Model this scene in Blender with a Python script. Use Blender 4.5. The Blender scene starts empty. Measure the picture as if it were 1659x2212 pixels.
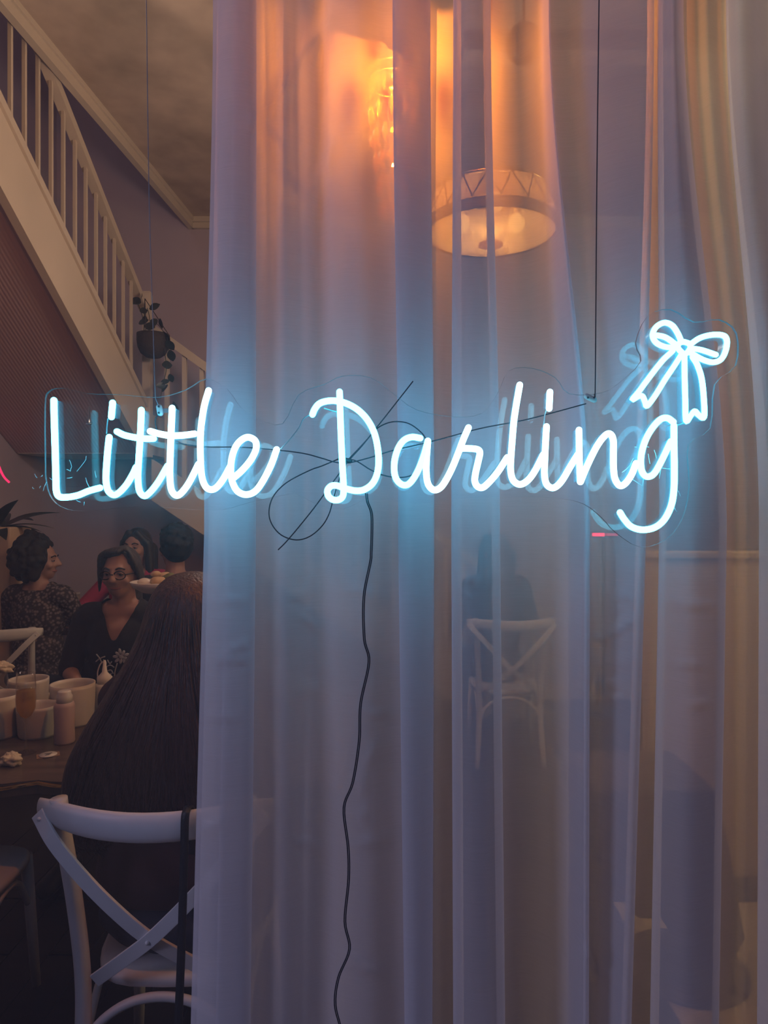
import bpy, bmesh, math, random
from mathutils import Vector, Matrix, noise

# ------------------------------------------------------------------ camera, world, lights, exposure
SC = bpy.context.scene
COL = SC.collection
F = 1500.0            # focal length in pixels of the 1659 x 2212 frame
VX, VY = 850.0, 1100.0
EYE = 1.55

cam = bpy.data.cameras.new('camera')
cam.sensor_fit = 'VERTICAL'
cam.sensor_height = 36.0
cam.sensor_width = 27.0
cam.lens = 36.0 * F / 2212.0
cam.shift_x = -(VX - 829.5) / 2212.0
cam.shift_y = -(1106.0 - VY) / 2212.0
cam.clip_start = 0.05
cam_o = bpy.data.objects.new('camera', cam)
COL.objects.link(cam_o)
cam_o.location = (0, 0, EYE)
cam_o.rotation_euler = (math.pi / 2, 0, 0)
SC.camera = cam_o

w = bpy.data.worlds.new('night_street')
SC.world = w
w.use_nodes = True
w.node_tree.nodes['Background'].inputs[0].default_value = (0.50, 0.55, 1.0, 1)
w.node_tree.nodes['Background'].inputs[1].default_value = 0.36


def lamp(name, kind, loc, energy, color, size=0.1, rot=None, spot=None):
    d = bpy.data.lights.new(name, kind)
    d.energy = energy
    d.color = color
    if kind == 'AREA':
        d.shape = 'SQUARE'
        d.size = size
    else:
        d.shadow_soft_size = size
    if spot:
        d.spot_size = spot
        d.spot_blend = 0.6
    o = bpy.data.objects.new(name, d)
    COL.objects.link(o)
    o.location = loc
    if rot:
        o.rotation_euler = rot
    return o


# unseen fill lamps added outside, imitating street lighting from right and left
lamp('street_fill', 'AREA', (4.6, -2.6, 4.6), 16, (0.68, 0.68, 1.0), 1.6, (math.radians(58), 0, math.radians(42)))
lamp('street_fill', 'AREA', (-5.2, -2.2, 3.4), 84, (0.68, 0.68, 1.0), 1.6, (math.radians(66), 0, math.radians(-46)))
# unseen fill lamps added to warm the room, behind and beside the curtain
lamp('room_fill', 'POINT', (-0.3, 3.4, 2.6), 25, (1.0, 0.74, 0.54), 0.12)
lamp('room_fill', 'POINT', (-1.2, 2.3, 3.3), 8, (1.0, 0.66, 0.40), 0.12)
lamp('room_fill', 'POINT', (2.3, 2.3, 2.3), 30, (1.0, 0.76, 0.38), 0.12)

lamp('upstairs_fill', 'POINT', (-2.35, 3.6, 5.2), 5, (1.0, 0.72, 0.62), 0.15)  # unseen fill added to lift the dark stairwell
SC.view_settings.view_transform = 'Standard'
SC.view_settings.look = 'None'
SC.view_settings.exposure = 0.0
SC.view_settings.gamma = 1.0
SC.view_settings.use_curve_mapping = False
SC.cycles.use_denoising = True
SC.cycles.use_adaptive_sampling = True
SC.cycles.adaptive_threshold = 0.03
SC.cycles.max_bounces = 5
SC.cycles.diffuse_bounces = 2
SC.cycles.glossy_bounces = 2
SC.cycles.transmission_bounces = 3
SC.cycles.transparent_max_bounces = 24
SC.cycles.caustics_reflective = False
SC.cycles.caustics_refractive = False
SC.cycles.sample_clamp_indirect = 3.0

R = random.Random(7)
PI = math.pi


def P(px, py, Y):
    """point at depth Y seen at pixel px, py of the photograph"""
    return Vector(((px - VX) / F * Y, Y, EYE + (VY - py) / F * Y))


# ------------------------------------------------------------------ materials
MATS = {}


def mat(name, color, rough=0.6, metal=0.0, var=0.0, scale=8.0, bump=0.0, bscale=40.0, emit=None, estr=0.0,
        spec=0.5, stretch=None, coords='Object'):
    if name in MATS:
        return MATS[name]
    m = bpy.data.materials.new(name)
    m.use_nodes = True
    nt = m.node_tree
    b = nt.nodes['Principled BSDF']
    b.inputs['Base Color'].default_value = (*color, 1)
    b.inputs['Roughness'].default_value = rough
    b.inputs['Metallic'].default_value = metal
    b.inputs['Specular IOR Level'].default_value = spec
    if emit:
        b.inputs['Emission Color'].default_value = (*emit, 1)
        b.inputs['Emission Strength'].default_value = estr
    if var or bump:
        tc = nt.nodes.new('ShaderNodeTexCoord')
        mp = nt.nodes.new('ShaderNodeMapping')
        nt.links.new(tc.outputs[coords], mp.inputs[0])
        if stretch:
            mp.inputs['Scale'].default_value = stretch
    if var:
        n = nt.nodes.new('ShaderNodeTexNoise')
        n.inputs['Scale'].default_value = scale
        n.inputs['Detail'].default_value = 5
        nt.links.new(mp.outputs[0], n.inputs['Vector'])
        r = nt.nodes.new('ShaderNodeMapRange')
        r.inputs[1].default_value = 0.25
        r.inputs[2].default_value = 0.75
        r.inputs[3].default_value = 1 - var
        r.inputs[4].default_value = 1 + var
        nt.links.new(n.outputs[0], r.inputs[0])
        mx = nt.nodes.new('ShaderNodeMix')
        mx.data_type = 'RGBA'
        mx.blend_type = 'MULTIPLY'
        mx.inputs[0].default_value = 1.0
        mx.inputs[6].default_value = (*color, 1)
        nt.links.new(r.outputs[0], mx.inputs[7])
        nt.links.new(mx.outputs[2], b.inputs['Base Color'])
    if bump:
        n2 = nt.nodes.new('ShaderNodeTexNoise')
        n2.inputs['Scale'].default_value = bscale
        nt.links.new(mp.outputs[0], n2.inputs['Vector'])
        bp = nt.nodes.new('ShaderNodeBump')
        bp.inputs['Strength'].default_value = bump
        bp.inputs['Distance'].default_value = 0.01
        nt.links.new(n2.outputs[0], bp.inputs['Height'])
        nt.links.new(bp.outputs[0], b.inputs['Normal'])
    MATS[name] = m
    return m


def node_mat(name):
    m = bpy.data.materials.new(name)
    m.use_nodes = True
    nt = m.node_tree
    nt.nodes.clear()
    out = nt.nodes.new('ShaderNodeOutputMaterial')
    MATS[name] = m
    return m, nt, out


def emitter(name, color, strength):
    m, nt, out = node_mat(name)
    e = nt.nodes.new('ShaderNodeEmission')
    e.inputs[0].default_value = (*color, 1)
    e.inputs[1].default_value = strength
    nt.links.new(e.outputs[0], out.inputs[0])
    return m


def mixsh(nt, fac, a, b):
    mx = nt.nodes.new('ShaderNodeMixShader')
    if isinstance(fac, (int, float)):
        mx.inputs[0].default_value = fac
    else:
        nt.links.new(fac, mx.inputs[0])
    nt.links.new(a, mx.inputs[1])
    nt.links.new(b, mx.inputs[2])
    return mx.outputs[0]


def sh(nt, kind, color, rough=None):
    n = nt.nodes.new('ShaderNodeBsdf' + kind)
    n.inputs[0].default_value = (*color, 1)
    if rough is not None:
        n.inputs['Roughness'].default_value = rough
    return n.outputs[0]


def thin_glass(name, tint, ior, veil, veil_color=(0.9, 0.88, 1.0)):
    """clear pane: what passes, what mirrors (Fresnel) and a scattering share that can imitate haze"""
    m, nt, out = node_mat(name)
    tr = sh(nt, 'Transparent', tint)
    gl = sh(nt, 'Glossy', (1, 1, 1), 0.0)
    f0 = ((ior - 1) / (ior + 1)) ** 2
    lw = nt.nodes.new('ShaderNodeLayerWeight')      # Schlick's law, the same from both faces of a pane
    lw.inputs[0].default_value = 0.5
    pw = nt.nodes.new('ShaderNodeMath')
    pw.operation = 'POWER'
    pw.inputs[1].default_value = 5.0
    nt.links.new(lw.outputs['Facing'], pw.inputs[0])
    ma = nt.nodes.new('ShaderNodeMath')
    ma.operation = 'MULTIPLY_ADD'
    ma.inputs[1].default_value = 1 - f0
    ma.inputs[2].default_value = f0
    nt.links.new(pw.outputs[0], ma.inputs[0])
    s = mixsh(nt, ma.outputs[0], tr, gl)
    if veil:
        d = sh(nt, 'Diffuse', veil_color)
        t = sh(nt, 'Translucent', veil_color)
        dd = mixsh(nt, 0.4, d, t)
        s = mixsh(nt, veil, s, dd)
    nt.links.new(s, out.inputs[0])
    return m


def curtain_mat():
    m, nt, out = node_mat('sheer_voile')
    lw = nt.nodes.new('ShaderNodeLayerWeight')
    lw.inputs[0].default_value = 0.35
    # denser threads seen at a slant cover more
    mr = nt.nodes.new('ShaderNodeMapRange')
    mr.inputs[1].default_value = 0.0
    mr.inputs[2].default_value = 1.0
    mr.inputs[3].default_value = 0.61
    mr.inputs[4].default_value = 0.95
    nt.links.new(lw.outputs['Facing'], mr.inputs[0])
    tc = nt.nodes.new('ShaderNodeTexCoord')
    mp = nt.nodes.new('ShaderNodeMapping')
    mp.inputs['Scale'].default_value = (6, 6, 260)
    nt.links.new(tc.outputs['Object'], mp.inputs[0])
    n = nt.nodes.new('ShaderNodeTexNoise')
    n.inputs['Scale'].default_value = 3.0
    n.inputs['Detail'].default_value = 2
    nt.links.new(mp.outputs[0], n.inputs['Vector'])
    ms = nt.nodes.new('ShaderNodeMath')
    ms.operation = 'MULTIPLY_ADD'
    ms.inputs[1].default_value = 0.10
    ms.inputs[2].default_value = -0.05
    nt.links.new(n.outputs[0], ms.inputs[0])
    ad = nt.nodes.new('ShaderNodeMath')
    ad.operation = 'ADD'
    ad.use_clamp = True
    nt.links.new(mr.outputs[0], ad.inputs[0])
    nt.links.new(ms.outputs[0], ad.inputs[1])
    tr = sh(nt, 'Transparent', (1, 1, 1))
    d = sh(nt, 'Diffuse', (0.86, 0.84, 0.87))
    t = sh(nt, 'Translucent', (0.84, 0.80, 0.80))
    cl = mixsh(nt, 0.28, d, t)
    nt.links.new(mixsh(nt, ad.outputs[0], tr, cl), out.inputs[0])
    return m


# ------------------------------------------------------------------ mesh helpers
def empty(name, loc=(0, 0, 0), rz=0.0, label=None, cat=None, group=None, kind=None):
    o = bpy.data.objects.new(name, None)
    COL.objects.link(o)
    o.empty_display_size = 0.05
    o.location = loc
    o.rotation_euler = (0, 0, rz)
    tag(o, label, cat, group, kind)
    return o


def tag(o, label=None, cat=None, group=None, kind=None):
    if label:
        o['label'] = label
    if cat:
        o['category'] = cat
    if group:
        o['group'] = group
    if kind:
        o['kind'] = kind
    return o


def link(name, me, m, parent=None, smooth=True):
    if m is not None and not me.materials:
        me.materials.append(m)
    if smooth:
        for p in me.polygons:
            p.use_smooth = True
    o = bpy.data.objects.new(name, me)
    COL.objects.link(o)
    if parent is not None:
        o.parent = parent
    return o


class MB:
    """collects verts and faces of one mesh"""
    def __init__(self):
        self.v = []
        self.f = []

    def add(self, vs, fs):
        k = len(self.v)
        self.v += [tuple(p) for p in vs]
        self.f += [tuple(i + k for i in f) for f in fs]
        return self

    def box(self, a, b, M=None):
        (x0, y0, z0), (x1, y1, z1) = a, b
        vs = [Vector(p) for p in ((x0, y0, z0), (x1, y0, z0), (x1, y1, z0), (x0, y1, z0),
                                  (x0, y0, z1), (x1, y0, z1), (x1, y1, z1), (x0, y1, z1))]
        if M is not None:
            vs = [M @ p for p in vs]
        return self.add(vs, [(0, 3, 2, 1), (4, 5, 6, 7), (0, 1, 5, 4), (1, 2, 6, 5), (2, 3, 7, 6), (3, 0, 4, 7)])

    def prism(self, poly, thick):
        """poly: points of one face; thick: vector to the other face"""
        n = len(poly)
        t = Vector(thick)
        vs = [Vector(p) for p in poly] + [Vector(p) + t for p in poly]
        fs = [tuple(range(n - 1, -1, -1)), tuple(range(n, 2 * n))]
        fs += [(i, (i + 1) % n, n + (i + 1) % n, n + i) for i in range(n)]
        return self.add(vs, fs)

    def tube(self, pts, rad, n=8, cap=True, flat=1.0):
        pts = [Vector(p) for p in pts]
        m = len(pts)
        rs = rad if isinstance(rad, (list, tuple)) else [rad] * m
        up = None
        vs, fs = [], []
        for i, p in enumerate(pts):
            t = (pts[min(i + 1, m - 1)] - pts[max(i - 1, 0)])
            if t.length < 1e-9:
                t = Vector((0, 0, 1))
            t.normalize()
            if up is None:
                up = Vector((0, 1, 0)) if abs(t.y) < 0.9 else Vector((1, 0, 0))
            s = t.cross(up)
            if s.length < 1e-6:
                s = t.orthogonal()
            s.normalize()
            up = s.cross(t).normalized()
            for k in range(n):
                a = 2 * PI * k / n
                vs.append(p + s * (math.cos(a) * rs[i]) + up * (math.sin(a) * rs[i] * flat))
        for i in range(m - 1):
            for k in range(n):
                a, b = i * n + k, i * n + (k + 1) % n
                fs.append((a, b, b + n, a + n))
        if cap:
            fs.append(tuple(range(n - 1, -1, -1)))
            fs.append(tuple((m - 1) * n + k for k in range(n)))
        return self.add(vs, fs)

    def capsule(self, a, b, r0, r1, n=12):
        a, b = Vector(a), Vector(b)
        d = (b - a)
        L = d.length
        d = d.normalized() if L > 1e-6 else Vector((0, 0, 1))
        pts, rs = [], []
        for k in range(1, 5):
            t = -PI / 2 + PI / 2 * k / 4
            pts.append(a + d * (r0 * math.sin(t)))
            rs.append(max(r0 * math.cos(t), 1e-3))
        pts[-1] = a
        rs[-1] = r0
        for k in range(0, 4):
            t = PI / 2 * k / 4
            pts.append(b + d * (r1 * math.sin(t) + (1e-5 if L < 1e-6 else 0)))
            rs.append(max(r1 * math.cos(t), 1e-3))
        return self.tube(pts, rs, n)

    def ball(self, c, r, M=None, nu=14, nv=9):
        c = Vector(c)
        if isinstance(r, (int, float)):
            r = (r, r, r)
        vs = [Vector((0, 0, r[2]))]
        for j in range(1, nv):
            t = PI * j / nv
            for i in range(nu):
                a = 2 * PI * i / nu
                vs.append(Vector((r[0] * math.sin(t) * math.cos(a), r[1] * math.sin(t) * math.sin(a), r[2] * math.cos(t))))
        vs.append(Vector((0, 0, -r[2])))
        fs = [(0, 1 + i, 1 + (i + 1) % nu) for i in range(nu)]
        for j in range(nv - 2):
            for i in range(nu):
                a = 1 + j * nu + i
                b = 1 + j * nu + (i + 1) % nu
                fs.append((a, a + nu, b + nu, b))
        e = len(vs) - 1
        k = 1 + (nv - 2) * nu
        fs += [(e, k + (i + 1) % nu, k + i) for i in range(nu)]
        if M is not None:
            vs = [M @ v for v in vs]
        return self.add([v + c for v in vs], fs)

    def lathe(self, prof, n=24, c=(0, 0, 0), close=False):
        """prof: (radius, z) pairs; a closed profile makes a vessel with wall thickness"""
        c = Vector(c)
        vs, fs = [], []
        m = len(prof)
        for r, z in prof:
            for k in range(n):
                a = 2 * PI * k / n
                vs.append(c + Vector((max(r, 1e-4) * math.cos(a), max(r, 1e-4) * math.sin(a), z)))
        for i in range(m if close else m - 1):
            j = (i + 1) % m
            for k in range(n):
                k2 = (k + 1) % n
                fs.append((i * n + k, i * n + k2, j * n + k2, j * n + k))
        if not close:
            fs.append(tuple(range(n - 1, -1, -1)))
            fs.append(tuple((m - 1) * n + k for k in range(n)))
        return self.add(vs, fs)

    def mesh(self, name):
        me = bpy.data.meshes.new(name)
        me.from_pydata(self.v, [], self.f)
        me.update()
        return me

    def build(self, name, m, parent=None, smooth=True, bevel=0.0):
        me = self.mesh(name)
        bm = bmesh.new()
        bm.from_mesh(me)
        bmesh.ops.recalc_face_normals(bm, faces=bm.faces)
        if bevel:
            bmesh.ops.bevel(bm, geom=[e for e in bm.edges if len(e.link_faces) == 2 and e.calc_face_angle(0) > 0.6],
                            offset=bevel, segments=2, affect='EDGES', profile=0.6)
        bm.to_mesh(me)
        bm.free()
        return link(name, me, m, parent, smooth)

    def remesh(self, name, m, parent=None, voxel=0.01, smooth=3, cut=None):
        me = self.mesh(name)
        o = bpy.data.objects.new(name, me)
        COL.objects.link(o)
        md = o.modifiers.new('r', 'REMESH')
        md.mode = 'VOXEL'
        md.voxel_size = voxel
        if smooth:
            s = o.modifiers.new('s', 'SMOOTH')
            s.factor = 0.5
            s.iterations = smooth
        dg = bpy.context.evaluated_depsgraph_get()
        me2 = bpy.data.meshes.new_from_object(o.evaluated_get(dg))
        bpy.data.objects.remove(o)
        bpy.data.meshes.remove(me)
        me2.name = name
        if cut:
            bm = bmesh.new()
            bm.from_mesh(me2)
            bmesh.ops.delete(bm, geom=[v for v in bm.verts if cut(v.co)], context='VERTS')
            for _ in range(10):
                new = {}
                for v in bm.verts:
                    nb_ = [e.other_vert(v) for e in v.link_edges if e.is_boundary]
                    if len(nb_) == 2:
                        new[v] = v.co * 0.4 + (nb_[0].co + nb_[1].co) * 0.3
                for v, c_ in new.items():
                    v.co = c_
            bm.to_mesh(me2)
            bm.free()
        me2.materials.clear()
        return link(name, me2, m, parent)


def spline(pts, n=8):
    """Catmull-Rom through the points"""
    pts = [Vector(p) for p in pts]
    if len(pts) < 3:
        return [pts[0].lerp(pts[1], i / n) for i in range(n + 1)]
    out = []
    q = [pts[0] * 2 - pts[1]] + pts + [pts[-1] * 2 - pts[-2]]
    for i in range(1, len(q) - 2):
        a, b, c, d = q[i - 1:i + 3]
        for k in range(n):
            t = k / n
            out.append(0.5 * ((2 * b) + (c - a) * t + (2 * a - 5 * b + 4 * c - d) * t * t + (3 * b - a - 3 * c + d) * t ** 3))
    out.append(pts[-1])
    return out


def children(o):
    return [c for c in COL.objects if c.parent == o]


def copy_tree(o, parent=None):
    c = o.copy()
    COL.objects.link(c)
    if parent is not None:
        c.parent = parent
    for ch in children(o):
        copy_tree(ch, c)
    return c


# palette
cream_paint = mat('cream_paint', (0.66, 0.58, 0.50), 0.55, var=0.06, scale=3)
plaster = mat('aged_plaster', (0.50, 0.41, 0.35), 0.85, var=0.30, scale=3.2, bump=0.2, bscale=7)
hazed_wall_paint = mat('hazed_wall_paint', (0.50, 0.43, 0.54), 0.8, var=0.08, scale=1.5)  # mauve puts the bluish haze over the walls into their colour
board_floor = mat('dark_floor_wood', (0.022, 0.015, 0.012), 0.5, var=0.35, scale=3, stretch=(1, 8, 1))
white_chair = mat('white_chair_paint', (0.70, 0.68, 0.68), 0.45, var=0.06, scale=12)
dark_wood = mat('dark_table_wood', (0.10, 0.070, 0.055), 0.28, var=0.4, scale=5, stretch=(1, 6, 1))
gold_rim = mat('gold_resin_edge', (0.55, 0.34, 0.12), 0.12, 0.9, var=0.3, scale=14)
ceramic = mat('white_ceramic', (0.66, 0.60, 0.56), 0.35, var=0.04, scale=20)
black_leather = mat('black_leather', (0.012, 0.012, 0.016), 0.45, bump=0.2, bscale=300)
steel = mat('brushed_steel', (0.55, 0.55, 0.60), 0.25, 1.0)
dark_cable = mat('dark_cable', (0.035, 0.035, 0.05), 0.5)
chrome = mat('chrome', (0.8, 0.8, 0.82), 0.12, 1.0)
leaf_dark = mat('dark_leaf', (0.020, 0.030, 0.024), 0.4, var=0.3, scale=20)
basket = mat('dark_basket', (0.045, 0.036, 0.034), 0.8, bump=0.5, bscale=90)
brass = mat('aged_brass', (0.55, 0.36, 0.15), 0.3, 0.9, var=0.2, scale=10)
black_paint = mat('black_paint', (0.02, 0.018, 0.018), 0.5)

# ------------------------------------------------------------------ the room shell
CEIL = 3.92
XL, XR, YB, YG = -2.75, 2.75, 5.67, 1.175
XO = -1.70       # edge of the stairwell opening in the ceiling


def structure(name, mb, m, label=None, bevel=0.0, parent=None, smooth=False):
    o = mb.build(name, m, parent, smooth, bevel)
    if parent is None:
        tag(o, label, None, None, 'structure')
    return o


floor = structure('floor', MB().box((XL, YG - 0.05, -0.06), (XR, YB, -0.012)), board_floor, 'dark timber floor of the restaurant')
pk = MB().box((-0.068, -0.6, -0.012), (0.068, 0.6, 0.0)).mesh('plank')
pk.materials.append(board_floor)
for i in range(int((1.2 + 1.9) / 0.14)):
    for j in range(3):
        o = link('plank', pk, board_floor, floor, False)
        o.location = (-1.9 + 0.14 * i + 0.07, 1.3 + 0.61 + j * 1.21 - (i % 2) * 0.35 + 0.25, 0)
def xo(Y):      # the opening's edge runs slightly out of square
    return -1.772 + (Y - 3.23) * 0.054


def along(dx0, dx1, z0, z1, ya, yb):
    return MB().prism([(xo(ya) + dx0, ya, z0), (xo(ya) + dx1, ya, z0), (xo(ya) + dx1, ya, z1), (xo(ya) + dx0, ya, z1)], (xo(yb) - xo(ya), yb - ya, 0))


structure('ceiling', MB().prism([(xo(YG - 0.2), YG - 0.2, CEIL), (XR, YG - 0.2, CEIL), (XR, YB + 0.1, CEIL), (xo(YB + 0.1), YB + 0.1, CEIL)], (0, 0, 0.25)), plaster, 'stained brown plaster ceiling')
structure('wall_back', MB().box((XL - 0.15, YB, -0.05), (XR + 0.15, YB + 0.12, 6.3)), hazed_wall_paint, 'plain back wall tinted mauve to imitate haze')
structure('wall_left', MB().box((XL - 0.12, YG - 0.2, -0.05), (XL, YB, 6.3)), hazed_wall_paint, 'left wall beyond the staircase')
structure('wall_right', MB().box((XR, YG - 0.2, -0.05), (XR + 0.12, YB, CEIL)), mat('right_wall_paint', (0.62, 0.52, 0.34), 0.8, var=0.05, scale=2), 'warm cream right wall')
structure('ceiling_stairwell', MB().box((XL - 0.1, YG - 0.2, 6.2), (XO, YB + 0.1, 6.3)), plaster)
structure('wall_stairwell', MB().box((XO, YG - 0.2, CEIL + 0.25), (XO + 0.1, YB, 6.2)), hazed_wall_paint)
structure('wall_front', MB().box((XL - 0.1, YG - 0.2, -0.05), (-1.35, YG - 0.05, 6.3)).box((1.6, YG - 0.2, -0.05), (XR + 0.1, YG - 0.05, 6.3))
          .box((-1.35, YG - 0.2, -0.05), (1.6, YG - 0.05, 0.28)).box((-1.35, YG - 0.2, 3.15), (1.6, YG - 0.05, 6.3)),
          mat('shopfront_render', (0.30, 0.29, 0.33), 0.8, var=0.1))
# moulding round the stairwell opening and along the back wall
mo = along(-0.03, 0.012, CEIL - 0.085, CEIL + 0.25, YG - 0.05, YB)
m2 = along(-0.01, 0.026, CEIL - 0.03, CEIL, YG - 0.05, YB)
mo.add(m2.v, m2.f)
structure('trim_1', mo, cream_paint, 'painted moulding along the ceiling edge over the stairs')
structure('trim_2', MB().box((xo(YB), YB - 0.03, CEIL - 0.085), (XR, YB, CEIL)).box((xo(YB), YB - 0.055, CEIL - 0.04), (XR, YB - 0.03, CEIL)), cream_paint,
          'painted moulding where ceiling meets back wall')
structure('trim_3', MB().box((XL, YB - 0.02, 1.735), (-1.75, YB, 1.80)), hazed_wall_paint, 'thin rail on the wall below the stair landing')
structure('trim_4', MB().box((0.35, 3.43, CEIL - 0.10), (XR, 3.55, CEIL)), plaster, 'shallow ceiling beam')
structure('baseboard_back', MB().box((XL, YB - 0.02, 0), (XR, YB, 0.14)), cream_paint)
structure('baseboard_left', MB().box((XL, YG, 0), (XL + 0.02, YB, 0.14)), cream_paint)
structure('floor_street', MB().box((-14, -9, -0.10), (14, YG - 0.05, -0.02)), mat('pavement', (0.025, 0.025, 0.028), 0.9, var=0.2), 'pavement outside the window')

structure('wall_street', MB().box((-14, -9.2, -0.1), (14, -9.0, 11)), mat('facade_opposite', (0.035, 0.034, 0.04), 0.9, var=0.2), 'dark building front across the street')
# ------------------------------------------------------------------ shop window
win = empty('window_1', (0, 0, 0), label='large shop window pane with a scattering film imitating haze', kind='structure')
pane = MB().box((-1.35, YG - 0.002, 0.28), (1.6, YG + 0.001, 3.15)).build('window_glass', thin_glass('shop_glass', (0.97, 0.97, 1.0), 1.27, 0.034), win, False)  # scattering share stands in for lens glow and veiling haze
fr = mat('window_frame_paint', (0.05, 0.05, 0.055), 0.4)
MB().box((-1.35, YG - 0.04, 0.28), (-1.29, YG + 0.03, 3.15)).build('window_frame', fr, win, False)
MB().box((1.54, YG - 0.04, 0.28), (1.6, YG + 0.03, 3.15)).build('window_frame', fr, win, False)
MB().box((-1.29, YG - 0.04, 0.28), (1.54, YG + 0.03, 0.34)).build('window_frame', fr, win, False)
MB().box((-1.29, YG - 0.04, 3.09), (1.54, YG + 0.03, 3.15)).build('window_frame', fr, win, False)

# ------------------------------------------------------------------ the sheer curtain
# control points along the cloth: pixel column at the top, at the sign and at the foot of the photograph, and depth offset (m)
CUR = [
    (460, 441, 412, 0.000), (475, 458, 430, -0.014), (505, 495, 472, -0.020), (540, 540, 525, -0.012), (554, 553, 541, 0.002),
    (545, 541, 528, 0.012), (505, 490, 470, 0.020), (520, 500, 480, 0.034), (560, 560, 545, 0.040),
    (600, 603, 590, 0.028), (648, 645, 640, 0.040), (690, 690, 690, 0.060), (715, 730, 740, 0.040), (770, 790, 800, 0.032),
    (830, 850, 862, 0.050), (895, 905, 905, 0.044), (925, 930, 925, 0.028), (929, 938, 934, 0.016),
    (918, 925, 922, 0.004), (880, 890, 900, -0.008), (856, 868, 883, -0.006), (848, 860, 874, 0.006), (858, 872, 888, 0.022), (905, 915, 918, 0.050), (942, 954, 954, 0.085), (980, 986, 990, 0.092), (996, 997, 1002, 0.078), (986, 984, 988, 0.042),
    (979, 975, 979, 0.012), (985, 982, 986, -0.002), (1010, 1015, 1020, -0.013), (1040, 1050, 1058, -0.012), (1056, 1074, 1086, 0.000), (1060, 1080, 1091, 0.014), (1053, 1071, 1082, 0.034), (1044, 1062, 1073, 0.056),
    (1053, 1074, 1084, 0.082), (1085, 1112, 1118, 0.100), (1125, 1155, 1155, 0.095), (1160, 1200, 1200, 0.068), (1174, 1240, 1240, 0.028), (1186, 1266, 1264, 0.002), (1188, 1274, 1272, 0.014), (1182, 1262, 1260, 0.034),
    (1190, 1272, 1270, 0.056), (1228, 1300, 1290, 0.056), (1270, 1330, 1312, 0.034), (1330, 1360, 1335, 0.012), (1400, 1386, 1353, -0.002), (1413, 1396, 1364, 0.010), (1404, 1385, 1353, 0.032), (1398, 1374, 1342, 0.054),
    (1404, 1384, 1352, 0.080), (1420, 1412, 1386, 0.098), (1432, 1438, 1422, 0.092), (1427, 1433, 1414, 0.060), (1420, 1424, 1404, 0.020), (1424, 1430, 1412, 0.002), (1440, 1460, 1445, -0.014), (1456, 1500, 1488, -0.030),
    (1466, 1545, 1532, -0.018), (1474, 1564, 1548, 0.000), (1476, 1570, 1553, 0.014), (1470, 1562, 1544, 0.036), (1465, 1553, 1538, 0.058), (1476, 1567, 1551, 0.084), (1502, 1590, 1585, 0.100), (1530, 1615, 1612, 0.084),
    (1560, 1640, 1640, 0.096), (1573, 1663, 1660, 0.080), (1571, 1650, 1648, 0.040), (1568, 1640, 1636, 0.012), (1574, 1646, 1642, -0.002), (1600, 1682, 1682, -0.022), (1625, 1720, 1720, -0.010), (1650, 1760, 1760, 0.030),
    (1700, 1800, 1800, 0.060), (1780, 1850, 1850, 0.020)]
YC = 1.285
# creases pressed into the cloth: pixel ends, width (px), depth (m)
CREASE = [(440, 1302, 545, 1298, 5, .0022), (480, 1412, 545, 1386, 5, .003), (437, 1430, 545, 1424, 5, .0025), (437, 1548, 520, 1548, 6, .0024),
          (640, 1330, 700, 1358, 5, .003), (625, 1290, 690, 1275, 5, .0028), (640, 1498, 690, 1482, 5, .003), (730, 1270, 840, 1292, 5, .003),
          (790, 1545, 850, 1538, 5, .0025), (788, 1660, 815, 1605, 6, .004), (785, 1720, 788, 1660, 6, .004), (780, 1780, 790, 1740, 5, .003), (640, 1815, 700, 1828, 6, .003),
          (760, 1828, 840, 1808, 6, .003), (740, 2055, 790, 2085, 6, .003), (750, 2085, 835, 2102, 6, .003), (865, 1290, 935, 1292, 5, .002),
          (1000, 1258, 1075, 1245, 6, .002), (1280, 1382, 1300, 1378, 6, .005), (1300, 1378, 1372, 1342, 5, .005), (1280, 1435, 1372, 1428, 5, .003),
          (1290, 1450, 1285, 1520, 7, .005), (1290, 1480, 1345, 1474, 5, .004), (1280, 1490, 1350, 1514, 5, .004), (1276, 1552, 1335, 1548, 5, .003),
          (1300, 1280, 1385, 1296, 6, .003), (1430, 1300, 1555, 1310, 6, .003), (1440, 1430, 1540, 1440, 5, .0025), (1480, 1525, 1555, 1514, 5, .003),
          (1190, 1600, 1212, 1650, 5, .003), (1212, 1650, 1216, 1700, 5, .003), (1285, 1864, 1335, 1856, 5, .002), (1280, 2104, 1330, 2106, 5, .002),
          (1265, 2050, 1283, 2100, 8, .005), (425, 1795, 480, 1775, 6, .003), (1560, 2140, 1659, 2180, 6, .003),
          (560, 265, 640, 150, 22, .016), (640, 150, 712, 30, 18, .014), (562, 262, 600, 330, 16, .014), (690, 380, 722, 300, 16, .012), (660, 450, 700, 360, 18, .012),
          (1000, 1085, 1075, 1060, 8, .002), (600, 380, 660, 440, 20, .010)]


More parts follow.
